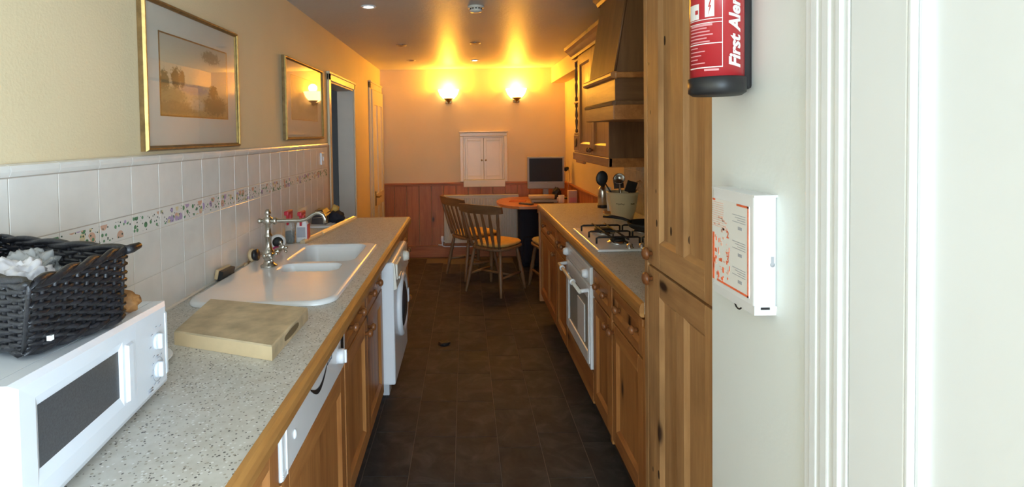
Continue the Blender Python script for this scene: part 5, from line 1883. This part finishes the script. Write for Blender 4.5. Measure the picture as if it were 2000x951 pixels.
obj('picture', MB().box(1.125, 1.202, 5.9192, 5.921, ZT + .015, ZT + .07), 'print_pink', bxt)
lpn = thing('desk_lamp', 'small black desk lamp on a slim curved stem in the corner', 'lamp', (1.185, 6.38, ZT))
obj('base', MB().lathe([(.04, 0), (.042, .01), (.03, .02), (0, .022)], 18, T=Tm((1.185, 6.38, ZT))), 'black', lpn)
obj('stem', MB().tube([(1.185, 6.38, ZT + .02), (1.20, 6.38, ZT + .12), (1.212, 6.37, ZT + .24), (1.208, 6.36, ZT + .33), (1.19, 6.35, ZT + .355)], .004, 7), 'steel', lpn)
obj('lamp_head', MB().lathe([(.012, 0), (.02, .012), (.026, .05), (.022, .05), (.0, .01)], 16, T=Tm((1.20, 6.36, ZT + .365), (-.75, -.3, -.35))), 'black', lpn)
rmt = thing('remote_control', 'dark grey remote control lying near the table edge', 'remote', (.66, 5.90, ZT))
T = Matrix.Translation((.655, 5.915, ZT)) @ Matrix.Rotation(R(-38), 4, 'Z')
obj('body', MB().box(-.085, .085, -.02, .02, 0, .018, bev=.005, T=T), 'bag_grey', rmt)
bt = MB()
for k in range(5):
    for j in range(2):
        bt.box(-.06 + k * .02, -.05 + k * .02, -.010 + j * .014, -.003 + j * .014, .018, .0195, T=T)
obj('buttons', bt, 'grey_print', rmt)
tag(obj('leaflet', MB().hexa([(.49, 6.18, ZT + .0005), (.66, 6.12, ZT + .0005), (.70, 6.28, ZT + .0005), (.53, 6.33, ZT + .0005)],
                             [(.49, 6.18, ZT + .006), (.66, 6.12, ZT + .006), (.70, 6.28, ZT + .006), (.53, 6.33, ZT + .006)]), 'red_paper', loc=(.6, 6.2, ZT)),
    'orange red leaflet lying left of the printer', 'leaflet')


# ------------------------------------------------------------------ farmhouse chairs
def chair(label, loc, rotz):
    """faces local +y"""
    c = thing('farmhouse_chair', label, 'chair', loc, 'spindle back chairs round the table', rotz)
    zs = .445
    seat = []
    for k in range(28):
        a = 2 * PI * k / 28
        ca, sa_ = math.cos(a), math.sin(a)
        px = math.copysign(abs(ca) ** .62, ca) * (.205 + .012 * sa_)
        py = math.copysign(abs(sa_) ** .62, sa_) * (.25 if sa_ > 0 else .20)
        seat.append((px, py))
    sm_ = MB()
    ring = [(.93, zs - .03), (1.0, zs - .022), (1.0, zs - .008), (.95, zs)]
    vs = [(a * s2, b * s2, z) for s2, z in ring for a, b in seat]
    n = len(seat)
    fs = [(i * n + k, i * n + (k + 1) % n, (i + 1) * n + (k + 1) % n, (i + 1) * n + k) for i in range(3) for k in range(n)] + [list(range(n))[::-1], [3 * n + k for k in range(n)]]
    sm_.add(vs, fs)
    obj('seat', sm_, 'chair_wood_y', c, local=True)
    for sx_ in (-1, 1):
        for fy in (1, -1):
            a = Vector((sx_ * .15, fy * .14, zs - .02))
            b = Vector((sx_ * .205, fy * (.20 if fy > 0 else .215), 0))
            pts = [b, b.lerp(a, .1), b.lerp(a, .3), b.lerp(a, .5), b.lerp(a, .62), b.lerp(a, .66), b.lerp(a, .85), a]
            obj('leg', MB().tube(pts, [.012, .014, .019, .021, .017, .020, .017, .014], 10), 'chair_wood_z', c, local=True)
        fA, fB = Vector((sx_ * .183, .176, .17)), Vector((sx_ * .183, -.186, .17))
        obj('stretcher', MB().tube([fA, fA.lerp(fB, .5), fB], [.009, .014, .009], 8), 'chair_wood_y', c, local=True)
    obj('stretcher', MB().tube([(-.183, 0, .17), (0, 0, .17), (.183, 0, .17)], [.009, .014, .009], 8), 'chair_wood_x', c, local=True)

    def backp(u, h):   # curved, raked back; u -1..1, h 0..1
        return Vector((u * (.165 + .045 * h), -.165 - .085 * h - .035 * (1 - u * u) * h, zs + h * .345))
    for u in (-.96, .96):
        pts = [backp(u, t / 8) for t in range(9)]
        obj('back_post', MB().tube(pts, [.015, .013, .017, .019, .017, .013, .016, .014, .013], 8), 'chair_wood_z', c, local=True)
    for u in (-.58, -.2, .2, .58):
        mb = MB()
        prev = None
        vs = []
        for t in range(7):
            p = backp(u, t / 6)
            w = (.010, .012, .017, .017, .015, .012, .010)[t]
            vs += [p + Vector((-w, -.006, 0)), p + Vector((w, -.006, 0)), p + Vector((w, .006, 0)), p + Vector((-w, .006, 0))]
        fs = [(3, 2, 1, 0), (24, 25, 26, 27)]
        for t in range(6):
            for q in range(4):
                fs.append((t * 4 + q, t * 4 + (q + 1) % 4, t * 4 + 4 + (q + 1) % 4, t * 4 + 4 + q))
        mb.add(vs, fs)
        obj('back_slat', mb, 'chair_wood_z', c, local=True)
    mb = MB()
    vs = []
    N = 14
    for k in range(N + 1):
        u = -1.18 + 2.36 * k / N
        p = backp(max(-1.3, min(1.3, u)), 1.0)
        e = 1 - .55 * max(0, abs(u) - .75) / .43
        lo_, hi_ = -.012 + .018 * (1 - e), .072 * (1 - .25 * (1 - e))
        for dy, dz in ((-.013, lo_), (.012, lo_), (.010, hi_), (-.015, hi_)):
            vs.append(p + Vector((0, dy - .012 * (dz > .02), dz)))
    fs = [(3, 2, 1, 0), (N * 4, N * 4 + 1, N * 4 + 2, N * 4 + 3)]
    for k in range(N):
        for q in range(4):
            fs.append((k * 4 + q, k * 4 + (q + 1) % 4, k * 4 + 4 + (q + 1) % 4, k * 4 + 4 + q))
    mb.add(vs, fs)
    obj('crest_rail', mb, 'chair_wood_x', c, local=True)
    cu = MB()
    ring = [(.86, .001), (.93, .012), (.95, .022), (.90, .034), (.7, .043), (.35, .047)]
    vs = [(a * s2, b * s2 + .012, zs + z) for s2, z in ring for a, b in seat]
    fs = [(i * n + k, i * n + (k + 1) % n, (i + 1) * n + (k + 1) % n, (i + 1) * n + k) for i in range(5) for k in range(n)] + [list(range(n))[::-1], [5 * n + k for k in range(n)]]
    cu.add(vs, fs, 0, True)
    o = obj('cushion', cu, 'cushion', c, local=True)
    o['label'] = 'mustard seat cushion'
    return c


c1 = chair('nearest wooden spindle back chair, its back towards the room', (.285, 5.30, 0), math.atan2(.785, .62) - PI / 2)
c2 = dup(c1, (.07, 5.86, 0), math.atan2(.50, .86) - PI / 2, 'wooden spindle back chair behind the nearest one, close to radiator')
c3 = dup(c1, (.86, 5.28, 0), R(10), 'wooden chair half hidden behind the right base cabinets')
for ch_ in c3.children:
    if ch_.name.startswith('cushion'):
        ch_.data = ch_.data.copy()
        ch_.data.materials[0] = M['cushion_green']
        ch_['label'] = 'faded green seat cushion'
bp = thing('dark_box', 'large dark navy box shape added on the floor under the table', 'bag', (.82, 6.3, 0))  # dark box shape added to fill the dark area under the table
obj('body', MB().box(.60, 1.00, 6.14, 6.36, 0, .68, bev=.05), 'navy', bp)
obj('front_block', MB().box(.64, .96, 6.08, 6.16, .06, .36, bev=.03), 'navy', bp)
obj('top_loop', MB().tube([(.72, 6.20, .655), (.74, 6.16, .685), (.86, 6.16, .69), (.88, 6.20, .655)], .012, 8), 'navy', bp)

tag(crumple('dried_leaf', (-.170, 3.932, .0085), (.042, .040, .010), .5, 3.0, 'iron', 6.6, 3, -.008), 'small dark dried leaf lying on the floor tiles', 'leaf')
